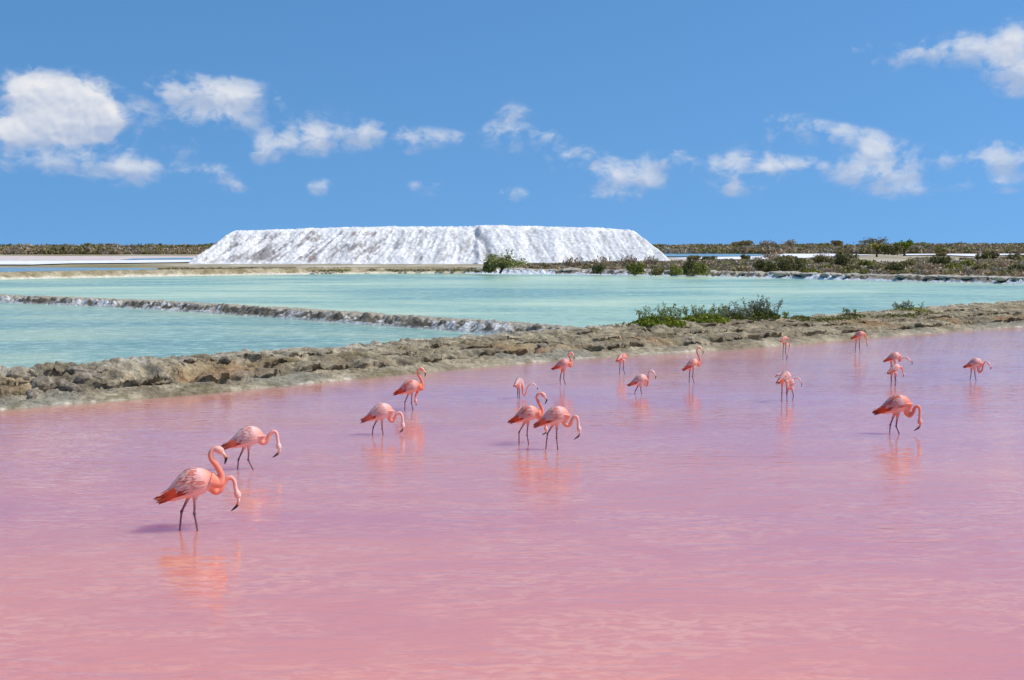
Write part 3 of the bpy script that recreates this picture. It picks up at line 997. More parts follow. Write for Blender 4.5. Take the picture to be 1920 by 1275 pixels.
# px, base py, half width px, height px, kind, label
BUSH = [
    (1075, 506, 20, 26, 'brown', 'bare grey bush before the right slope of the salt heap, nearest the leaning tree'),
    (1127, 509, 19, 29, 'brown', 'bare bush with dark base, second along from the leaning tree'),
    (1122, 511, 16, 18, 'dark', 'dark low bush under the second bare bush from the leaning tree'),
    (1180, 504, 17, 26, 'brown', 'brown twiggy bush against the salt heap foot, third from the leaning tree'),
    (1192, 512, 21, 24, 'green', 'round green bush on the shore below the right end of the salt heap'),
    (1222, 503, 15, 24, 'brown', 'thin bare bush at the right foot of the salt heap'),
    (1246, 502, 10, 15, 'brown', 'smallest bare bush at the very tip of the salt heap'),
    (1230, 514, 16, 17, 'olive', 'olive bush on the rocks just right of the round green bush'),
    (1266, 514, 17, 20, 'green', 'yellowish green bush at the rocks below the heap tip'),
    (1290, 513, 17, 24, 'dark', 'dark brown-green bush between two green ones right of the heap'),
    (1318, 514, 19, 26, 'green', 'bright olive green bush on the shore right of the heap'),
    (1345, 510, 15, 18, 'brown', 'grey dry bush right of the bright olive green one'),
    (1300, 488, 15, 11, 'olive', 'small bush on the white pan edge near the heap'),
    (1330, 490, 15, 10, 'dark', 'dark low bush on the white pan edge'),
    (1398, 488, 12, 12, 'dark', 'lone dark bush standing out on the white salt pan'),
    (1420, 489, 10, 9, 'brown', 'tiny dry bush beside the lone dark pan bush'),
    (1446, 488, 20, 16, 'brown', 'reddish brown bush at the right end of the white pan'),
    (1438, 513, 26, 28, 'dark', 'big dark bush overhanging the rocks, left of a pair'),
    (1470, 496, 24, 20, 'olive', 'tall olive bush behind the pair of big dark bushes'),
    (1484, 514, 28, 27, 'dark', 'big dark bush with shaded foot, right of a pair'),
    (1505, 500, 16, 18, 'green', 'leafy green bush leaning over the big dark pair'),
    (1518, 514, 22, 14, 'green', 'low green mound on the shore rocks right of the dark pair'),
    (1556, 511, 20, 17, 'green', 'green bush left of the wide dark thicket'),
    (1545, 498, 22, 20, 'dark', 'dark bush rising behind the low green mounds'),
    (1575, 503, 26, 28, 'dark', 'wide dark thicket bush below the pale clearing'),
    (1600, 512, 24, 20, 'olive', 'grey-olive bush on the shore under the wide dark thicket'),
    (1625, 505, 20, 20, 'green', 'yellow-green bush below the pale clearing'),
    (1650, 514, 26, 20, 'olive', 'olive bush at the shore left of a dark hollow'),
    (1680, 515, 24, 22, 'dark', 'dark bush at the waterside below the two trees'),
    (1705, 505, 24, 20, 'olive', 'olive bush above the waterside dark bush'),
    (1735, 513, 24, 25, 'brown', 'dry brown bush in the middle of the shore thicket'),
    (1762, 503, 22, 22, 'dark', 'dark green bush behind the dry brown one'),
    (1788, 512, 22, 22, 'green', 'green bush on the shore below the white patch'),
    (1815, 503, 22, 18, 'green', 'light green bush touching the white patch'),
    (1842, 514, 26, 22, 'olive', 'grey-olive bush behind the white salted rocks'),
    (1850, 489, 24, 18, 'dark', 'dark green bush behind the white patch on the right'),
    (1885, 505, 26, 22, 'brown', 'dry brown bush near the right edge of the thicket'),
    (1900, 491, 24, 18, 'olive', 'olive bush behind the dry one at the right edge'),
    (1915, 515, 24, 22, 'dark', 'dark bush cut by the right edge of the picture'),
    (1765, 480, 12, 9, 'olive', 'small bush on the salt strip right of the two trees'),
    (1540, 487, 18, 12, 'brown', 'small dry bush left of the pale tree'),
    (1590, 489, 24, 16, 'dark', 'dark bush at the foot of the pale tree, left'),
]
for i, (px, py, hw, hp, kd, lab) in enumerate(BUSH):
    P_ = at(px, py, .45)
    zz = float(land_z(P_.x, P_.y))
    ppm = 2667 / P_.y
    ms = KINDS[kd][i % len(KINDS[kd])]
    r_ = plant('shore_bush', (P_.x, P_.y, zz - .05), ms, lab, 'bush', 'bushes on the far right shore', hw / ppm / 2.0, rb.uniform(0, 6), 'branches' if kd == 'brown' else 'stems', hp / ppm / 1.8)

# ---- skyline shrubs that stand out
SKY = [(1392, 458, 30, 15, 'olive', 'rounded dark tree on the horizon right of the salt heap'),
       (1440, 456, 22, 11, 'brown', 'flat small tree on the horizon second from the heap'),
       (1482, 455, 22, 12, 'brown', 'open twiggy tree on the horizon third from the heap'),
       (1570, 454, 18, 10, 'olive', 'small horizon tree left of the broad sparse one'),
       (250, 466, 11, 13, 'dark', 'square-topped dark tree on the left horizon'),
       (294, 464, 8, 12, 'brown', 'small tuft tree on the left horizon beside the square-topped one'),
       (309, 464, 10, 12, 'dark', 'round tuft tree on the left horizon'),
       (338, 463, 14, 11, 'dark', 'dark tree on the left horizon, third from the salt heap'),
       (357, 462, 12, 11, 'olive', 'olive tree on the left horizon, second from the salt heap'),
       (378, 462, 17, 12, 'dark', 'dark horizon tree nearest the left end of the salt heap')]
for i, (px, py, hw, hp, kd, lab) in enumerate(SKY):
    D = 900 if px < 900 else 1050
    hp *= .8; hw *= .7; kd = 'olive' if kd == 'dark' else kd
    P_ = atd(px, py + 2, D)
    ppm = 2667 / D
    plant('horizon_tree', (P_.x, D, P_.z - 1.9), KINDS[kd][i % len(KINDS[kd])], lab, 'tree', 'trees on the horizon', hw / ppm / 2.0, rb.uniform(0, 6), 'branches' if kd == 'brown' else 'stems', (hp + 3) / ppm / 1.8)


# ---- trees: tapered trunk, limbs, uneven leafy crown
def tree(name, loc, H, Wd, trunk_h, lean, rng, pal, leaf, n, label, limbs=7, flat=.55, r0=None, multi=1):
    root = empty(name, loc)
    tag(root, label, 'tree')
    r0 = r0 or H * .035
    paths = []; rad = []; ends = []
    for m_ in range(multi):
        a0 = rng.uniform(0, 6.28)
        b0 = np.array([math.cos(a0), math.sin(a0), 0]) * (.0 if multi == 1 else .25 * H * .2)
        t_ = np.linspace(0, 1, 7)[:, None]
        topp = np.array([lean * H * (.3 if multi == 1 else rng.uniform(-.2, .9)), rng.normal() * .05 * H, trunk_h])
        P_ = b0 * (1 - t_ * .2) + topp * t_ + rng.normal(size=(7, 3)) * .018 * H * t_
        paths.append(P_); rad.append((r0 * 1.25, r0 * .75))
        for k in range(limbs):
            a = 2 * math.pi * (k + rng.uniform(-.3, .3)) / limbs
            R_ = Wd * rng.uniform(.45, .95)
            e = P_[-1] + np.array([math.cos(a) * R_ + lean * H * .12, math.sin(a) * R_ * .8, (H - trunk_h) * rng.uniform(.25, .9)])
            u = np.linspace(0, 1, 6)[:, None]
            st = P_[rng.integers(4, 7)]
            Q = st + (e - st) * u
            Q[:, 2] += (H - trunk_h) * .12 * np.sin(u[:, 0] * math.pi)
            Q += rng.normal(size=Q.shape) * .02 * H * u
            paths.append(Q); rad.append((r0 * .55, r0 * .14)); ends.append(Q[2:])
            for j in range(3):
                st2 = Q[rng.integers(2, 5)]
                d = rng.normal(size=3) * np.array([1, 1, .45]); d[2] += .25
                d /= np.linalg.norm(d)
                Q2 = st2 + d * Wd * rng.uniform(.2, .45) * np.linspace(0, 1, 4)[:, None]
                paths.append(Q2); rad.append((r0 * .22, r0 * .08)); ends.append(Q2[1:])
    tv, tf = tubes(paths, rad, 6)
    obj('trunk', mesh_np('trunk', tv, tf, np.tile(srgb(92, 78, 66), (len(tv), 1))), M_TWIG, root)
    E = np.vstack(ends)
    i = rng.integers(0, len(E), n)
    cl = rng.normal(size=(n, 3)) * np.array([1, 1, flat]) * Wd * .11
    C = E[i] + cl
    tint = (.8 + .35 * (i % 7) / 6)[:, None]
    v, f, cc = leaf_quads(C, leaf, rng, col_mix(n, rng, *pal) * tint)
    tag(obj('crown', mesh_np('crown', v, f, cc, False), M_LEAF, root), kind='stuff')
    return root


rt = np.random.default_rng(5)
P_ = at(936, 512, .4)
ppm = 2667 / P_.y
tree('leaning_tree', (P_.x, P_.y + 3.2, .3), 36 / ppm, 46 / ppm, 11 / ppm, .35, rt, (srgb(112, 116, 62), srgb(172, 166, 104)), .22, 3000,
     'low wide multi-stemmed tree standing before the middle of the salt heap', 6, .5, .12, 3)
P_ = at(916, 511, .4)
plant('shore_bush', (P_.x, P_.y + 3, .3), KINDS['dark'][0], 'dark small bush at the left foot of the wide tree before the salt heap', 'bush', 'bushes on the far right shore', .8, 1.0, 'stems', .9)
P_ = at(985, 509, .4)
plant('shore_bush', (P_.x, P_.y + 6, .2), KINDS['brown'][0], 'low dry brush right of the wide tree before the salt heap', 'bush', 'bushes on the far right shore', 1.1, 2.0, 'branches', .7)
D = at(1644, 481.5, .4).y
ppm = 2667 / D
P_ = atd(1644, 482, D)
tree('pale_tree', (P_.x, D, P_.z), 30 / ppm, 14 / ppm, 13 / ppm, .05, rt, (srgb(132, 132, 48), srgb(186, 178, 86)), .5, 700, 'pale yellow-green tree with thin forked trunk on the right shore', 6, .6, .35)
P_ = atd(1696, 479, D)
tree('green_tree', (P_.x, D, P_.z), 31 / ppm, 19 / ppm, 12 / ppm, -.05, rt, (srgb(88, 112, 22), srgb(146, 158, 48)), .6, 1200, 'dense green round-crowned tree right of the pale forked one', 8, .6, .42)
P_ = atd(1672, 478, D - 5)
plant('shore_bush', (P_.x, D - 5, P_.z), KINDS['dark'][1], 'dark bush in the shade between the two shore trees', 'bush', 'bushes on the far right shore', 20 / ppm / 2, 0.4, 'stems', 17 / ppm / 1.8)
P_ = atd(1640, 460, 1020)
tree('sparse_tree', (P_.x, 1020, P_.z - 1), 13 / 2.61, 34 / 2.61, 3 / 2.61, 0, rt, (srgb(124, 118, 90), srgb(162, 150, 120)), .8, 800, 'broad sparse flat-topped tree on the horizon behind the pale tree', 9, .35, .3)


# ---- shrubs on the near bank
def sprig_shrub(name, loc, rng, rx, ry, h, nlow, nst, label, pal_low, pal_top, leaf=.055):
    root = empty(name, loc)
    tag(root, label, 'shrub')
    n = nlow
    a = rng.uniform(0, 2 * math.pi, n); r_ = np.sqrt(rng.uniform(0, 1, n))
    hl = .52 * h * (1 - .6 * r_ ** 2) * (1 + .5 * perlin(np.cos(a) * r_ * 3 + 9, np.sin(a) * r_ * 3, 411))
    C = np.stack([rx * r_ * np.cos(a), ry * r_ * np.sin(a), hl * rng.uniform(.05, 1, n) ** .5 - .12], 1)
    v, f, cc = leaf_quads(C, leaf * 1.25, rng, col_mix(n, rng, *pal_low), .5, 2.0)
    tag(obj('foliage', mesh_np('low_foliage', v, f, cc, False), M_LEAF, root), kind='stuff')
    paths = []; rad = []; LC = []
    for k in range(nst):
        b = np.array([rng.uniform(-.8, .8) * rx, rng.uniform(-.7, .7) * ry, 0])
        az_ = rng.uniform(0, 2 * math.pi)
        L = h * rng.uniform(.55, 1.05); out = L * rng.uniform(.15, .65)
        u = np.linspace(0, 1, 8)
        Q = np.stack([b[0] + out * u ** 1.3 * math.cos(az_), b[1] + out * u ** 1.3 * math.sin(az_), L * (u - .12 * u ** 2.5)], 1)
        paths.append(Q); rad.append((.012, .004))
        m_ = int(14 * L / .6)
        for j in range(m_):
            uu = rng.uniform(.3, 1)
            p0 = np.array([np.interp(uu, u, Q[:, i]) for i in range(3)])
            LC.append(p0 + rng.normal(size=3) * .035)
        for j in range(3):
            uu = rng.integers(3, 7)
            d = rng.normal(size=3) * .6; d[2] = abs(d[2]) + .5; d /= np.linalg.norm(d)
            q2 = Q[uu] + d * L * .3 * np.linspace(0, 1, 4)[:, None]
            paths.append(q2); rad.append((.006, .003))
            for jj in range(6):
                LC.append(q2[rng.integers(1, 4)] + rng.normal(size=3) * .03)
    tv, tf = tubes(paths, rad, 4)
    tag(obj('branches', mesh_np('branches', tv, tf, np.tile(srgb(104, 98, 84), (len(tv), 1))), M_TWIG, root), kind='stuff')
    LC = np.array(LC)
    v, f, cc = leaf_quads(LC, leaf, rng, col_mix(len(LC), rng, *pal_top), .4, 2.0)
    tag(obj('sprigs', mesh_np('sprigs', v, f, cc, False), M_LEAF, root), kind='stuff')
    return root


rs = np.random.default_rng(14)
LOWG = (srgb(104, 120, 24), srgb(160, 166, 62)); TOPG = (srgb(124, 136, 74), srgb(172, 176, 112)); TOPGR = (srgb(130, 136, 112), srgb(172, 174, 148))


def shrub_at(px, t, rxp, hp, label, low=LOWG, top=TOPG, nlow=4200, nst=26, name='bank_shrub'):
    p_ = bank_point(px, t)
    k = 2667 / p_.y
    return sprig_shrub(name, (p_.x, p_.y, p_.z + .02), rs, rxp / k, min(rxp / k, 1.2), hp / k, nlow, nst, label, low, top)


shrub_at(1235, 6.1, 52, 38, 'bright green shrub with tall sprigs on the bank, left of its neighbours')
shrub_at(1322, 6.0, 48, 28, 'green shrub with thin sprigs in the middle of the bank shrubs')
shrub_at(1372, 5.9, 42, 34, 'grey-leaved shrub with airy twigs on the bank', (srgb(90, 100, 34), srgb(122, 124, 56)), TOPGR, 3200, 30)
shrub_at(1420, 5.9, 44, 38, 'tallest grey-green shrub with feathery twigs, rightmost of the bank cluster', (srgb(86, 94, 34), srgb(116, 118, 56)), TOPGR, 3000, 36)
shrub_at(1472, 5.9, 8, 14, 'tiny green tuft just right of the bank shrubs', LOWG, TOPG, 160, 6)
shrub_at(1595, 5.8, 16, 12, 'low dark tuft on the bank crest', (srgb(84, 82, 44), srgb(110, 106, 60)), TOPG, 300, 8)
shrub_at(1705, 6.9, 36, 17, 'sparse low green shrub on the bank crest towards the right', LOWG, TOPGR, 700, 22)


def grass_patch(name, spots, label, pal, rng):
    C = []
    for (px, t, ws, wt, n) in spots:
        for k in range(n):
            jq = int((t + 1.4) / .075); cs_ = s[int(np.argmin(np.abs(960 + 2667 * X2[:, jq] / np.maximum(Y2[:, jq], 5) - px)))]
            ss = cs_ + rng.normal() * ws; t2 = t + rng.normal() * wt
            ii = min(len(s) - 1, max(0, int(ss / .07))); jj = min(len(T) - 1, max(0, int((t2 + 1.4) / .075)))
            C.append((X2[ii, jj], Y2[ii, jj], z[ii, jj] + rng.uniform(.0, .07)))
    C = np.array(C)
    v, f, cc = leaf_quads(C, .075, rng, col_mix(len(C), rng, *pal), .9, 2.2)
    o = obj(name, mesh_np(name, v, f, cc, False), M_LEAF)
    tag(o, label, 'ground cover', kind='stuff')


grass_patch('bank_grass', [(1525, 5.0, 1.4, .35, 700), (1570, 4.6, 1.3, .35, 700), (1700, 4.7, 1.6, .35, 800), (1610, 5.4, 1.0, .3, 300), (1180, 6.3, .8, .25, 150), (1510, 5.7, .5, .3, 250)],
            'olive green creeping ground cover on the bank right of the shrubs', (srgb(92, 98, 32), srgb(128, 126, 60)), rs)


# ------------------------------------------------------------------ clods on the bank, stones on the far shore
def clod_mesh(name, seed, pal):
    bm = bmesh.new()
    bmesh.ops.create_icosphere(bm, subdivisions=3, radius=1.0)
    v = np.array([p.co for p in bm.verts])
    r_ = 1 + .55 * fbm(v[:, 0] * 1.3 + v[:, 2] * .9 + seed, v[:, 1] * 1.3 - v[:, 2] * .7, 500 + seed, 3) + .30 * fbm(v[:, 0] * 4 + v[:, 2] * 3, v[:, 1] * 4 + v[:, 2] * 2, 520 + seed, 3)
    v = v * r_[:, None]
    for p, c_ in zip(bm.verts, v): p.co = c_
    for f_ in bm.faces: f_.smooth = True
    me = bpy.data.meshes.new(name)
    bm.to_mesh(me); bm.free()
    n_ = fbm(v[:, 0] * 2, v[:, 1] * 2 + v[:, 2], 540 + seed, 3)
    setcol(me, lerp(np.tile(pal[0], (len(v), 1)), np.tile(pal[1], (len(v), 1)), sstep(n_, -.3, .3)))
    return me


rc = np.random.default_rng(23)
CLODS = [clod_mesh('clod', k, (srgb(136, 123, 105), srgb(178, 165, 143))) for k in range(4)]
for (px, t, sz) in [(128, 1.5, .30), (100, 2.0, .34), (75, 2.4, .36), (112, 2.5, .30), (150, 2.3, .28), (168, 2.9, .26), (60, 1.4, .22), (185, 2.1, .22), (205, 1.7, .2), (300, 2.4, .22), (250, 2.4, .2), (30, 2.9, .3),
                    (985, 2.0, .26), (1020, 2.2, .22), (1110, 3.0, .42), (1075, 2.9, .36), (1010, 1.6, .2), (520, 2.6, .18), (420, 2.8, .18), (600, 3.0, .16), (760, 2.4, .2), (1290, 1.6, .24), (1550, 1.5, .24), (1690, 1.5, .24), (1205, 2.4, .2), (340, 3.2, .2), (140, 3.3, .24)]:
    p_ = bank_point(px, t)
    o = obj('clod', CLODS[rc.integers(0, 4)], M_EARTH, bank)
    o.location = (p_.x, p_.y, p_.z + sz * .05)
    o.scale = (sz * rc.uniform(.9, 1.5), sz * rc.uniform(.8, 1.1), sz * rc.uniform(.55, .8))
    o.rotation_euler = (rc.uniform(-.3, .3), rc.uniform(-.3, .3), rc.uniform(0, 6))
STONES = [clod_mesh('stone', 10 + k, (srgb(168, 156, 136), srgb(208, 200, 186))) for k in range(3)]
for k in range(95):
    px = rc.uniform(880, 1960)
    i = int(np.interp(px, 960 + 2667 * shx / shy, np.arange(len(shx))))
    sz = rc.uniform(.25, .75)
    o = obj('stone', STONES[rc.integers(0, 3)], M_EARTH, fr)
    o.location = (shx[i], shy[i] + rc.uniform(1.2, 4.6), .62)
    o.scale = (sz * rc.uniform(1, 2.6), sz * 1.0, sz * rc.uniform(.35, .6))
    o.rotation_euler = (0, 0, rc.uniform(-.5, .5))


# ------------------------------------------------------------------ flamingos
TORSO_T = np.array([0, .03, .09, .18, .30, .42, .55, .68, .80, .90, 1.0])
TORSO_A = np.array([.02, .085, .150, .206, .238, .236, .202, .146, .090, .052, .022])   # half heights / length
PALE = srgb(248, 213, 204); PINK = srgb(245, 182, 168); CORAL = srgb(243, 148, 118); RED = srgb(234, 88, 54); MAROON = srgb(150, 66, 46)
LEGC = srgb(132, 96, 104); LEGD = srgb(102, 70, 78); BLACK = srgb(28, 24, 26)


def polydist(v, P_):
    """distance from points to a polyline and the parameter of the nearest point"""
    best = np.full(len(v), 1e9); par = np.zeros(len(v))
    n = len(P_) - 1
    for i in range(n):
        a = P_[i]; d = P_[i + 1] - a
        t_ = np.clip(((v - a) @ d) / (d @ d + 1e-9), 0, 1)
        dd = np.linalg.norm(v - (a + t_[:, None] * d), axis=1)
        m_ = dd < best
        best[m_] = dd[m_]; par[m_] = (i + t_[m_]) / n
    return best, par


def loft(P_, ra, rb, up, sides=16):
    """tube with elliptical sections; ra along 'up', rb sideways; closed ends"""
    P_ = np.asarray(P_, float); n = len(P_)
    tg = np.gradient(P_, axis=0); tg /= np.linalg.norm(tg, axis=1)[:, None] + 1e-9
    side = np.cross(tg, up[None, :] if up.ndim == 1 else up); side /= np.linalg.norm(side, axis=1)[:, None] + 1e-9
    u2 = np.cross(side, tg)
    th = np.arange(sides) * 2 * math.pi / sides
    ring = P_[:, None, :] + (np.cos(th)[None, :, None] * u2[:, None, :] * ra[:, None, None] + np.sin(th)[None, :, None] * side[:, None, :] * rb[:, None, None])
    V = ring.reshape(-1, 3)
    F = []
    for i in range(n - 1):
        for j in range(sides):
            k = (j + 1) % sides
            F.append((i * sides + j, i * sides + k, (i + 1) * sides + k, (i + 1) * sides + j))
    nv = len(V)
    V = np.vstack([V, P_[0], P_[-1]])
    T_ = []
    for j in range(sides):
        k = (j + 1) % sides
        T_.append((nv, k, j)); T_.append((nv + 1, (n - 1) * sides + j, (n - 1) * sides + k))
    return V, F, T_


def flamingo(org, zoom, feet, chest, tail, neck, head, bill, legs, label, red=.5, away=0, L=None, fat=1.0, behind=0.0, nick=0.0, group='flamingos wading in the pink pond'):
    """all image points in crop pixels (crop origin, zoom); away: +1 chest further from the camera, -1 nearer"""
    fpx = org[0] + feet[0] / zoom; fpy = org[1] + feet[1] / zoom
    G = at(fpx, fpy, 0.0)
    if behind:
        G = G + Vector((G.x, G.y, 0)).normalized() * behind
    k = 2667 / math.hypot(G.x, G.y) * zoom * math.cos(math.atan2(G.x, G.y))
    if behind:
        k0 = k
    cv = lambda p: np.array([(p[0] - feet[0]) / k, 0.0, (feet[1] - p[1]) / k])
    ch = cv(chest); tl = cv(tail)
    if behind:      # stands a little further away, so it sits a little higher in the picture
        dz = behind * CAM_H / math.hypot(G.x, G.y)
        lift = np.array([0, 0, -dz])
    else:
        lift = np.zeros(3)
    ch = ch + lift; tl = tl + lift
    du = np.linalg.norm(ch - tl)
    if L is None: L = du
    if away and L > du:
        dep = math.sqrt(L * L - du * du) * away
        ch = ch + np.array([0, dep * .5, 0]); tl = tl - np.array([0, dep * .5, 0])
    axis = (ch - tl) / np.linalg.norm(ch - tl)
    side = np.cross(axis, np.array([0, 0, 1.0])); side /= np.linalg.norm(side)
    up = np.cross(side, axis)
    tt_ = np.linspace(0, 1, 26)
    A_ = np.interp(tt_, TORSO_T, TORSO_A) * L * fat
    A_ = np.convolve(np.pad(A_, 1, mode='edge'), [.25, .5, .25], 'valid'); A_[0] = .02 * L; A_[-1] = .02 * L
    Bw = A_ * .80
    bulge = .085 * np.sin(np.clip(tt_ / .75, 0, 1) * math.pi) * L
    SP = ch[None, :] - axis[None, :] * (tt_ * L)[:, None] + np.array([0, 0, 1.0])[None, :] * bulge[:, None]
    # neck, head
    NP = [cv(p) + lift for p in neck]; HP = cv(head) + lift; TP = cv(bill[-1]) + lift
    BP = [cv(p) + lift for p in bill]
    ny_ = ch[1] * .85
    n_all = NP + [HP]
    for i, p_ in enumerate(n_all): p_[1] = ny_ + nick * (i + 1) / len(n_all)
    for p_ in BP: p_[1] = n_all[-1][1]
    inner = SP[3] * .8 + ch * .2
    pathN = catmull([inner] + n_all, 8)
    # carry the head a little into the bill so the two meet
    hd = (BP[0] - HP); hd /= np.linalg.norm(hd) + 1e-9
    s_ = L / .76
    pathN = np.vstack([pathN, HP + hd * .030 * s_, HP + hd * .055 * s_])
    m_ = len(pathN)
    u = np.linspace(0, 1, m_)
    rN = np.interp(u, [0, .10, .25, .6, .82, 1], np.array([.12, .075, .043, .033, .030, .032])) * s_
    dh = np.linalg.norm(pathN - HP, axis=1)
    rN = np.maximum(rN, .050 * s_ * np.sqrt(np.clip(1 - (dh / (.085 * s_)) ** 2, 0, 1)))
    rN[-1] = .026 * s_
    bmV = []; bmF = []; off = 0

    def addpart(V, F, T_):
        nonlocal off
        bmV.append(V); bmF.extend([tuple(i + off for i in f) for f in F]); bmF.extend([tuple(i + off for i in f) for f in T_]); off += len(V)
    addpart(*loft(SP, A_, Bw, up, 20))
    upn = np.tile(np.array([0, 1.0, 0.01]), (m_, 1))
    addpart(*loft(pathN, rN, rN, upn, 12))
    legP = []
    for li, lg in enumerate(legs):
        hp, kn, ft = [cv(p) + (lift if i < 2 else 0) for i, p in enumerate(lg)]
        ft = ft.copy()
        yo = (.045 if li == 0 else -.045) * s_
        hp[1] += yo; kn[1] += yo; ft[1] += yo
        d_ = kn - hp
        hp2 = hp - d_ / (np.linalg.norm(d_) + 1e-9) * .12 * s_
        ftd = ft + (ft - kn) / (np.linalg.norm(ft - kn) + 1e-9) * max(.10, .0)
        Lp = np.array([hp2, hp, hp + (kn - hp) * .35, hp + (kn - hp) * .85, kn, kn + (ft - kn) * .14, ft, ftd])
        lr = np.array([.060, .046, .023, .0165, .023, .0155, .0145, .0145]) * max(.95, s_)
        Pp = []; Rr = []
        for i in range(len(Lp) - 1):
            for q_ in (0, .5):
                Pp.append(Lp[i] * (1 - q_) + Lp[i + 1] * q_); Rr.append(lr[i] * (1 - q_) + lr[i + 1] * q_)
        Pp.append(Lp[-1]); Rr.append(lr[-1])
        legP.append((np.array(Pp), Lp))
        addpart(*loft(np.array(Pp), np.array(Rr), np.array(Rr), np.array([0.02, 1.0, 0.0]), 8))
    V = np.vstack(bmV)
    me = bpy.data.meshes.new('raw')
    me.from_pydata([tuple(p_) for p_ in V], [], bmF)
    me.update()
    bm = bmesh.new(); bm.from_mesh(me); bmesh.ops.recalc_face_normals(bm, faces=bm.faces); bm.to_mesh(me); bm.free()
    tmp = bpy.data.objects.new('tmp', me); COL.objects.link(tmp)
    md = tmp.modifiers.new('r', 'REMESH'); md.mode = 'VOXEL'; md.voxel_size = .0100 * max(.9, s_); md.use_smooth_shade = True
    ms = tmp.modifiers.new('s', 'SMOOTH'); ms.factor = .5; ms.iterations = 3
    dg = bpy.context.evaluated_depsgraph_get()
    body_me = bpy.data.meshes.new_from_object(tmp.evaluated_get(dg))
    bpy.data.objects.remove(tmp); bpy.data.meshes.remove(me)
    body_me.name = 'flamingo_body'
    # plumage colours
    v = np.empty(len(body_me.vertices) * 3, np.float32); body_me.vertices.foreach_get('co', v); v = v.reshape(-1, 3).astype(float)
    tpar = np.clip(((ch - v) @ axis) / L, -.2, 1.2)
    hrel = (v - (ch - axis * (np.clip(tpar, 0, 1) * L)[:, None])) @ up / (L * .27)
    base = lerp(np.tile(PALE, (len(v), 1)), np.tile(PINK, (len(v), 1)), np.clip(.25 + red * .6 - .25 * hrel + .35 * (tpar - .4), 0, 1))
    base = lerp(base, np.tile(CORAL, (len(v), 1)), np.clip(red * 1.0 * sstep(-hrel, .3, .95) + red * .35 * sstep(tpar, .6, .9) + (.5 + red * .5) * (1 - sstep(tpar, .04, .24)), 0, 1))
    dn, pn = polydist(v, pathN)
    nk = (1 - sstep(dn / (np.interp(pn, u, rN) * 1.35), .8, 1.15)) * np.maximum(sstep(pn, .12, .36), 1 - sstep(tpar, .0, .10))
    ncol = lerp(np.tile(lerp(lerp(PINK, CORAL, np.array(.5 + red * .5)), RED, np.array(red * .25)), (len(v), 1)), np.tile(lerp(PALE, CORAL, np.array(red * .75)), (len(v), 1)), sstep(pn, .45, .95))
    base = lerp(base, ncol, nk * 1.0)
    allegs = np.full(len(v), 9.0); lpar = np.zeros(len(v))
    for Pp, Lp in legP:
        d_, p_ = polydist(v, Lp)
        m2 = d_ < allegs
        allegs[m2] = d_[m2]; lpar[m2] = p_[m2]
    lg = (allegs < .034 * max(1, s_)) & (lpar > .15) & (tpar > .0)
    lcol = lerp(np.tile(PINK * .8, (len(v), 1)), np.tile(LEGC, (len(v), 1)), sstep(lpar, .2, .4))
    lcol = lerp(lcol, np.tile(LEGD, (len(v), 1)), np.exp(-((lpar - .57) / .06) ** 2))
    base = lerp(base, lcol, lg * 1.0)
    setcol(body_me, base)
    body_me.polygons.foreach_set('use_smooth', np.ones(len(body_me.polygons), bool))
    rz = -math.atan2(G.x, G.y)
    root = empty('flamingo', (G.x, G.y, 0), rz)
    tag(root, label, 'flamingo', group)
    obj('body', body_me, M_PLUME, root)
    # bill: pale root, black hooked tip
    bp = catmull([HP + hd * .03 * s_] + BP, 8) if len(BP) > 1 else catmull([HP + hd * .03 * s_, (HP + TP) / 2 + hd * .01, TP], 8)
    bu = np.linspace(0, 1, len(bp))
    br = np.interp(bu, [0, .3, .62, .85, 1], [.030, .027, .026, .018, .005]) * s_
    bV, bF, bT = loft(bp, br, br * .8, np.tile(np.array([0, 1.0, .01]), (len(bp), 1)), 10)
    bme = bpy.data.meshes.new('bill'); bme.from_pydata([tuple(p_) for p_ in bV], [], bF + bT); bme.update()
    uu = np.concatenate([np.repeat(bu, 10), [0, 1]])
    bc = lerp(np.tile(srgb(240, 214, 198), (len(uu), 1)), np.tile(srgb(232, 150, 96), (len(uu), 1)), sstep(uu, .25, .55))
    bc = lerp(bc, np.tile(BLACK, (len(uu), 1)), sstep(uu, .56, .64))
    setcol(bme, bc); bme.polygons.foreach_set('use_smooth', np.ones(len(bme.polygons), bool))
    obj('bill', bme, M_HORN, root)
    # eyes
    for sgn in (-1, 1):
        bm = bmesh.new(); bmesh.ops.create_icosphere(bm, subdivisions=1, radius=.008 * s_)
        em = bpy.data.meshes.new('eye'); bm.to_mesh(em); bm.free()
        setcol(em, np.tile(srgb(235, 205, 120) if sgn else BLACK, (len(em.vertices), 1)))
        e = obj('eye', em, M_HORN, root)
        pe = HP + np.array([0, sgn * .043 * s_, .012 * s_])
        e.location = pe
    # folded wings and tail as overlapping feathers
    rng = np.random.default_rng(abs(int(feet[0] * 7 + feet[1])))

    def surf(t_, th, off_):
        t_ = np.clip(t_, 0, 1)
        c_ = np.array([np.interp(t_, tt_, SP[:, i]) for i in range(3)])
        a_ = np.interp(t_, tt_, A_) + off_; b_ = np.interp(t_, tt_, Bw) + off_
        return c_ + up * a_ * math.cos(th) + side * b_ * math.sin(th)
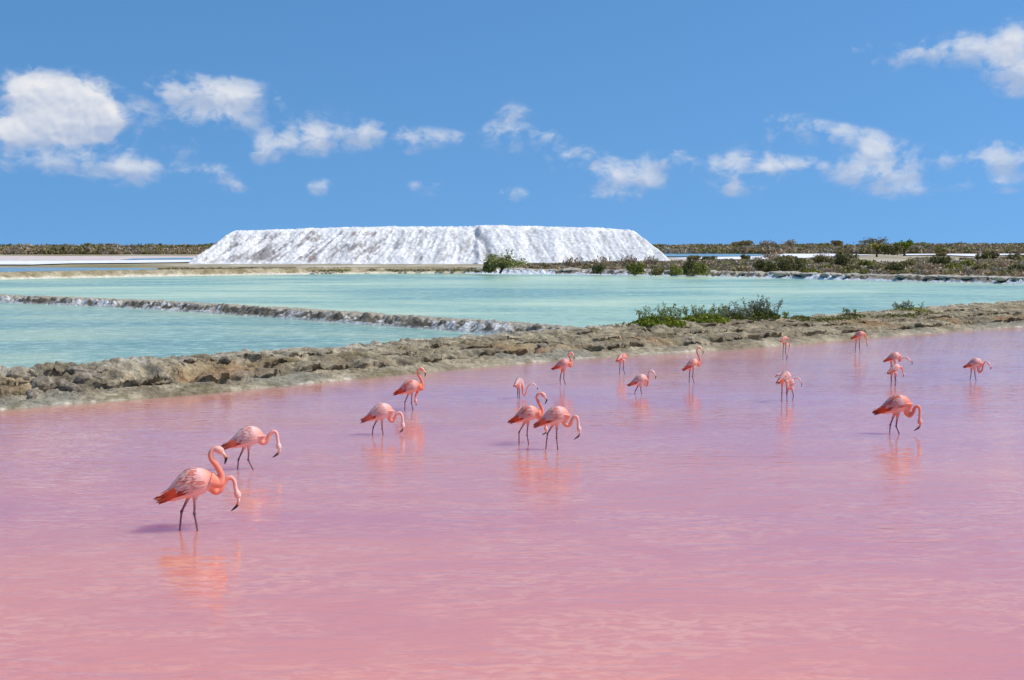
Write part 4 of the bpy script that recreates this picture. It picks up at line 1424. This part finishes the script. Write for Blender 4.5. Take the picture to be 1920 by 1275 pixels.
    for sgn in (-1, 1):
        FV = []; FF = []; FC = []
        rows_ = []
        for t0 in np.arange(.70, .13, -.055):
            for th0 in np.arange(1, 118, 10.5):
                rows_.append((t0 + rng.uniform(-.02, .02), th0 + rng.uniform(-5, 5)))
        for (t0, th0) in rows_:
            if th0 > 112 and t0 < .34: continue
            ln = rng.uniform(.16, .25) if t0 < .5 else rng.uniform(.20, .30)
            wd = math.radians(rng.uniform(5.5, 9))
            streak = (abs(th0 - (46 + (t0 - .22) * 110)) < 6 + 5 * red and t0 < .42) or rng.uniform() < .10 * red + .02
            rear = t0 > .52 and 66 < th0 < 112 and rng.uniform() < .85
            if th0 > 106 and t0 > .40: cc_ = lerp(MAROON, RED, np.array(.25 + .5 * rng.uniform()))
            elif rear: cc_ = lerp(CORAL, RED, np.array(min(1, .15 + red * .6)))
            elif streak: cc_ = lerp(PINK, RED, np.array(min(1, .18 + red * .55)))
            else: cc_ = lerp(PALE, PINK, np.array(np.clip(red * .95 + rng.uniform(-.3, .35) + .6 * max(0, .28 - t0) / .15, 0, 1)))
            cc_ = cc_ * rng.uniform(.9, 1.07)
            base_i = len(FV)
            for q_ in range(5):
                f_ = q_ / 4
                tq = t0 + ln * f_
                offq = (-.006 + .034 * f_ * (1 - .35 * f_)) * s_
                if tq > .86: offq += (tq - .86) * .25 * s_
                th = math.radians(th0) * (1 - .16 * f_ * (t0 > .4)) * sgn
                wv = wd * [.55, 1, 1, .8, .12][q_] * (1 + .8 * max(0, tq - .6))
                FV.append(surf(tq, th - wv, offq)); FV.append(surf(tq, th + wv, offq))
                FC.append(cc_ * (1 - .12 * f_)); FC.append(cc_ * (1 - .12 * f_))
            for q_ in range(4):
                i = base_i + 2 * q_
                FF.append((i, i + 1, i + 3, i + 2))
        wm = mesh_np('wing', np.array(FV), np.array(FF), np.array(FC), True)
        obj('wing', wm, M_FEATHER, root)
    FV = []; FF = []; FC = []
    tip = SP[-1]; root_t = SP[19]
    for k_ in range(9):
        a_ = (k_ - 4) / 4
        st_ = root_t + side * a_ * .05 * s_ + up * (.025 - .02 * abs(a_)) * s_
        en = tip + side * a_ * .07 * s_ - axis * rng.uniform(-.02, .05) * s_ + up * rng.uniform(-.035, .02) * s_
        base_i = len(FV)
        cc_ = lerp(lerp(PALE, CORAL, np.array(red)), RED, np.array(red * .6 * rng.uniform()))
        for q_ in range(4):
            f_ = q_ / 3
            c_ = st_ * (1 - f_) + en * f_
            wv = .030 * s_ * [.9, 1, .8, .2][q_]
            FV.append(c_ - side * wv); FV.append(c_ + side * wv)
            dk = lerp(cc_, MAROON * .8, np.array(.75 * f_ ** 2)); FC.append(dk); FC.append(dk)
        for q_ in range(3):
            i = base_i + 2 * q_
            FF.append((i, i + 1, i + 3, i + 2))
    # flight feathers' dark tips showing beside the tail
    for sgn in (-1, 1):
        for k_ in range(4):
            st_ = surf(.66, math.radians(100 - 12 * k_) * sgn, .012 * s_)
            en = tip + side * sgn * .035 * s_ + up * (-.05 + .022 * k_) * s_ - axis * rng.uniform(-.03, .04) * s_
            base_i = len(FV)
            for q_ in range(4):
                f_ = q_ / 3
                c_ = st_ * (1 - f_) + en * f_ + side * sgn * .012 * math.sin(f_ * 3.14) * s_
                wv = .022 * s_ * [.9, 1, .8, .2][q_]
                FV.append(c_ - up * wv); FV.append(c_ + up * wv)
                dk = lerp(lerp(CORAL, RED, np.array(min(1, red + .2))), MAROON * .6, np.array(sstep(f_, .45, .9))); FC.append(dk); FC.append(dk)
            for q_ in range(3):
                i = base_i + 2 * q_
                FF.append((i, i + 1, i + 3, i + 2))
    obj('tail', mesh_np('tail', np.array(FV), np.array(FF), np.array(FC), True), M_FEATHER, root)
    return root


C1 = ((280, 770), 1275 / 380); C2 = ((660, 660), 4.249); C3 = ((940, 620), 4.8); C4 = ((1420, 600), 3.985)
# nearest pair: front bird with raised neck, second bird tucked close behind it with its head lowered
flamingo(*C1, (247, 755), (408, 455), (62, 562), [(430, 470), (445, 425), (418, 365), (388, 325), (383, 288), (405, 262)], (436, 270), [(458, 292), (474, 322), (465, 358)],
         [[(262, 530), (207, 640), (195, 757)], [(288, 535), (282, 650), (299, 752)]],
         'nearest flamingo, pink and orange, with raised curved neck and black bill tip', .75)
flamingo(*C1, (247, 755), (400, 462), (90, 555), [(392, 500), (412, 524), (440, 512), (458, 475), (478, 447), (503, 442), (522, 465), (528, 505)], (541, 548), [(546, 585), (535, 615), (500, 646)],
         [[(262, 530), (207, 640), (196, 757)], [(288, 535), (282, 650), (299, 752)]],
         'flamingo tucked close behind the nearest one, only its lowered neck and pale head showing', .55, behind=.34, fat=.84)
flamingo(*C1, (603, 370), (716, 165), (468, 228), [(697, 193), (716, 209), (738, 192), (754, 158), (776, 139), (795, 152), (802, 195)], (807, 235), [(812, 258), (798, 280), (768, 301)],
         [[(603, 222), (563, 310), (557, 372)], [(628, 225), (622, 310), (650, 368)]],
         'pale pink flamingo with arched neck and lowered head, just behind the nearest pair', .28)
flamingo(*C2, (203, 658), (326, 465), (75, 545), [(302, 505), (302, 537), (324, 552), (345, 522), (358, 494), (382, 486), (398, 512), (403, 555)], (404, 588), [(410, 605), (400, 625), (377, 645)],
         [[(205, 532), (170, 600), (160, 665)], [(240, 535), (240, 610), (247, 652)]],
         'pale flamingo feeding with head near the water, left of the upright red one', .25)
flamingo(*C2, (452, 466), (548, 272), (330, 330), [(553, 290), (562, 262), (550, 215), (529, 180), (526, 148), (545, 129)], (562, 138), [(574, 152), (585, 172), (581, 198)],
         [[(455, 322), (422, 400), (420, 465)], [(477, 325), (474, 405), (486, 467)]],
         'red-orange flamingo standing upright near the bank, neck raised high', 1.0)
flamingo(*C2, (452, 466), (538, 285), (350, 325), [(525, 310), (515, 330), (508, 350), (506, 370)], (507, 392), [(511, 405), (512, 418), (508, 430)],
         [[(455, 322), (422, 400), (421, 465)], [(477, 325), (474, 405), (486, 467)]],
         'flamingo hidden behind the upright red one, only its hanging head showing under the chest', .8, behind=.45, fat=.75)
flamingo(*C2, (1369, 739), (1496, 478), (1246, 555), [(1500, 505), (1517, 480), (1508, 435), (1484, 390), (1472, 355), (1486, 328), (1508, 322)], (1526, 338), [(1540, 355), (1552, 378), (1536, 412)],
         [[(1380, 553), (1330, 640), (1330, 740)], [(1402, 555), (1395, 660), (1408, 738)]],
         'orange flamingo with raised neck, left of the close pair in mid pond', .8)
flamingo(*C2, (1369, 739), (1500, 500), (1275, 550), [(1512, 535), (1530, 548), (1542, 560), (1545, 580)], (1546, 612), [(1552, 628), (1540, 645), (1513, 658)],
         [[(1380, 553), (1330, 640), (1331, 740)], [(1402, 555), (1395, 660), (1408, 738)]],
         'flamingo hidden behind the mid-pond pair, only its lowered head showing between them', .6, behind=.40, fat=.78)
flamingo(*C2, (1592, 778), (1728, 492), (1450, 582), [(1695, 535), (1692, 565), (1718, 583), (1745, 565), (1757, 530), (1778, 508), (1798, 525), (1803, 570)], (1809, 612), [(1818, 640), (1805, 668), (1768, 697)],
         [[(1605, 570), (1557, 650), (1543, 780)], [(1632, 573), (1630, 680), (1640, 775)]],
         'pink and white flamingo with lowered pale head, right of the close pair in mid pond', .5)
flamingo(*C2, (1328, 371), (1352, 240), (1292, 268), [(1362, 285), (1362, 330), (1375, 352), (1388, 325), (1394, 296), (1412, 268), (1436, 254)], (1456, 264), [(1468, 278), (1480, 292), (1478, 308)],
         [[(1320, 280), (1320, 330), (1322, 372)], [(1333, 280), (1333, 330), (1336, 371)]],
         'very pale flamingo seen from behind with looped neck, beyond the mid-pond pair', .12, away=1, L=.50)
flamingo(*C3, (553, 487), (622, 290), (452, 345), [(623, 315), (632, 295), (622, 255), (604, 226), (608, 202), (624, 196)], (638, 206), [(648, 220), (656, 238), (648, 264)],
         [[(545, 358), (529, 425), (530, 487)], [(565, 358), (562, 430), (577, 487)]],
         'slim deep pink flamingo upright by the bank, above the very pale one', .85)
flamingo(*C3, (1088, 393), (1108, 238), (1040, 268), [(1118, 250), (1122, 232), (1118, 215), (1110, 212)], (1100, 222), [(1096, 230), (1094, 240), (1092, 250)],
         [[(1070, 282), (1066, 345), (1065, 395)], [(1102, 282), (1098, 345), (1112, 390)]],
         'rounded pink flamingo seen from behind with its head hidden, close to the bank', .7, away=1, L=.58, fat=.9)
flamingo(*C3, (1230, 568), (1316, 432), (1138, 492), [(1292, 465), (1296, 490), (1312, 492), (1322, 455), (1320, 405), (1328, 372), (1348, 358)], (1366, 372), [(1378, 392), (1388, 412), (1384, 436)],
         [[(1232, 495), (1208, 540), (1198, 572)], [(1255, 495), (1256, 535), (1264, 567)]],
         'small whitish flamingo with hooked neck, in the middle between two standing ones', .15)
flamingo(*C3, (1712, 474), (1772, 285), (1634, 352), [(1775, 312), (1786, 290), (1780, 250), (1763, 215), (1756, 182), (1770, 154)], (1788, 160), [(1800, 174), (1812, 192), (1809, 218)],
         [[(1697, 342), (1692, 415), (1691, 477)], [(1728, 342), (1719, 415), (1735, 472)]],
         'tall red-backed flamingo standing upright alone right of the small whitish one', .8, away=1, L=.60)
flamingo(*C4, (205, 298), (215, 138), (172, 165), [(226, 150), (238, 175), (238, 205), (231, 235)], (228, 258), [(226, 268), (224, 278), (222, 290)],
         [[(195, 180), (192, 238), (192, 298)], [(212, 182), (210, 240), (221, 300)]],
         'thin flamingo against the bank, facing away with neck hanging to the water', .55, away=1, L=.42, fat=.78)
flamingo(*C4, (203, 614), (240, 425), (150, 470), [(232, 432), (222, 425), (196, 420), (170, 418)], (152, 420), [(146, 424), (140, 430), (136, 440)],
         [[(185, 480), (184, 550), (183, 616)], [(218, 480), (218, 550), (222, 612)]],
         'rounded pink flamingo seen from behind, left of an overlapping couple', .45, away=1, L=.60)
flamingo(*C4, (243, 610), (268, 478), (190, 452), [(246, 510), (238, 520), (248, 500), (258, 470), (276, 445), (296, 437)], (310, 450), [(318, 464), (327, 482), (323, 508)],
         [[(228, 520), (222, 560), (222, 606)], [(258, 520), (268, 565), (263, 609)]],
         'pale flamingo half hidden at the right of the overlapping couple, neck curved over', .3, L=.46, away=1, behind=.35, fat=.85)
flamingo(*C4, (748, 246), (800, 112), (698, 145), [(800, 128), (808, 140), (812, 155)], (812, 172), [(814, 180), (814, 188), (811, 200)],
         [[(738, 152), (735, 205), (732, 250)], [(760, 152), (762, 205), (766, 241)]],
         'far pink flamingo below the bank with its head down behind it', .8, away=1, L=.62, fat=.95)
flamingo(*C4, (1012, 442), (1062, 280), (948, 315), [(1058, 318), (1060, 308), (1070, 296), (1090, 290)], (1110, 296), [(1124, 305), (1140, 322), (1140, 342)],
         [[(1000, 325), (1000, 380), (1000, 442)], [(1025, 325), (1025, 380), (1026, 442)]],
         'upper of two flamingos in line at right, hooked head pointing right', .6, away=1, L=.60)
flamingo(*C4, (1018, 492), (1055, 362), (978, 402), [(1068, 365), (1076, 378), (1081, 392)], (1083, 405), [(1085, 412), (1085, 420), (1082, 432)],
         [[(1003, 415), (1003, 455), (1003, 492)], [(1032, 415), (1032, 455), (1032, 490)]],
         'lower of two flamingos in line at right, seen from behind with neck dropped', .5, away=1, L=.52)
flamingo(*C4, (1022, 850), (1132, 635), (882, 705), [(1106, 680), (1104, 705), (1126, 720), (1147, 695), (1158, 664), (1178, 651), (1192, 672), (1193, 725)], (1194, 762), [(1200, 780), (1186, 802), (1153, 826)],
         [[(1025, 705), (995, 790), (992, 856)], [(1045, 708), (1035, 795), (1056, 847)]],
         'largest orange flamingo on the right, feeding with its head lowered', 1.0)
flamingo(*C4, (1610, 449), (1668, 328), (1546, 362), [(1645, 372), (1652, 396), (1668, 380), (1674, 350), (1684, 328), (1700, 322)], (1712, 336), [(1718, 348), (1726, 362), (1721, 376)],
         [[(1600, 372), (1597, 420), (1592, 450)], [(1620, 374), (1624, 415), (1631, 448)]],
         'small pale flamingo farthest right with dark red rump', .4)
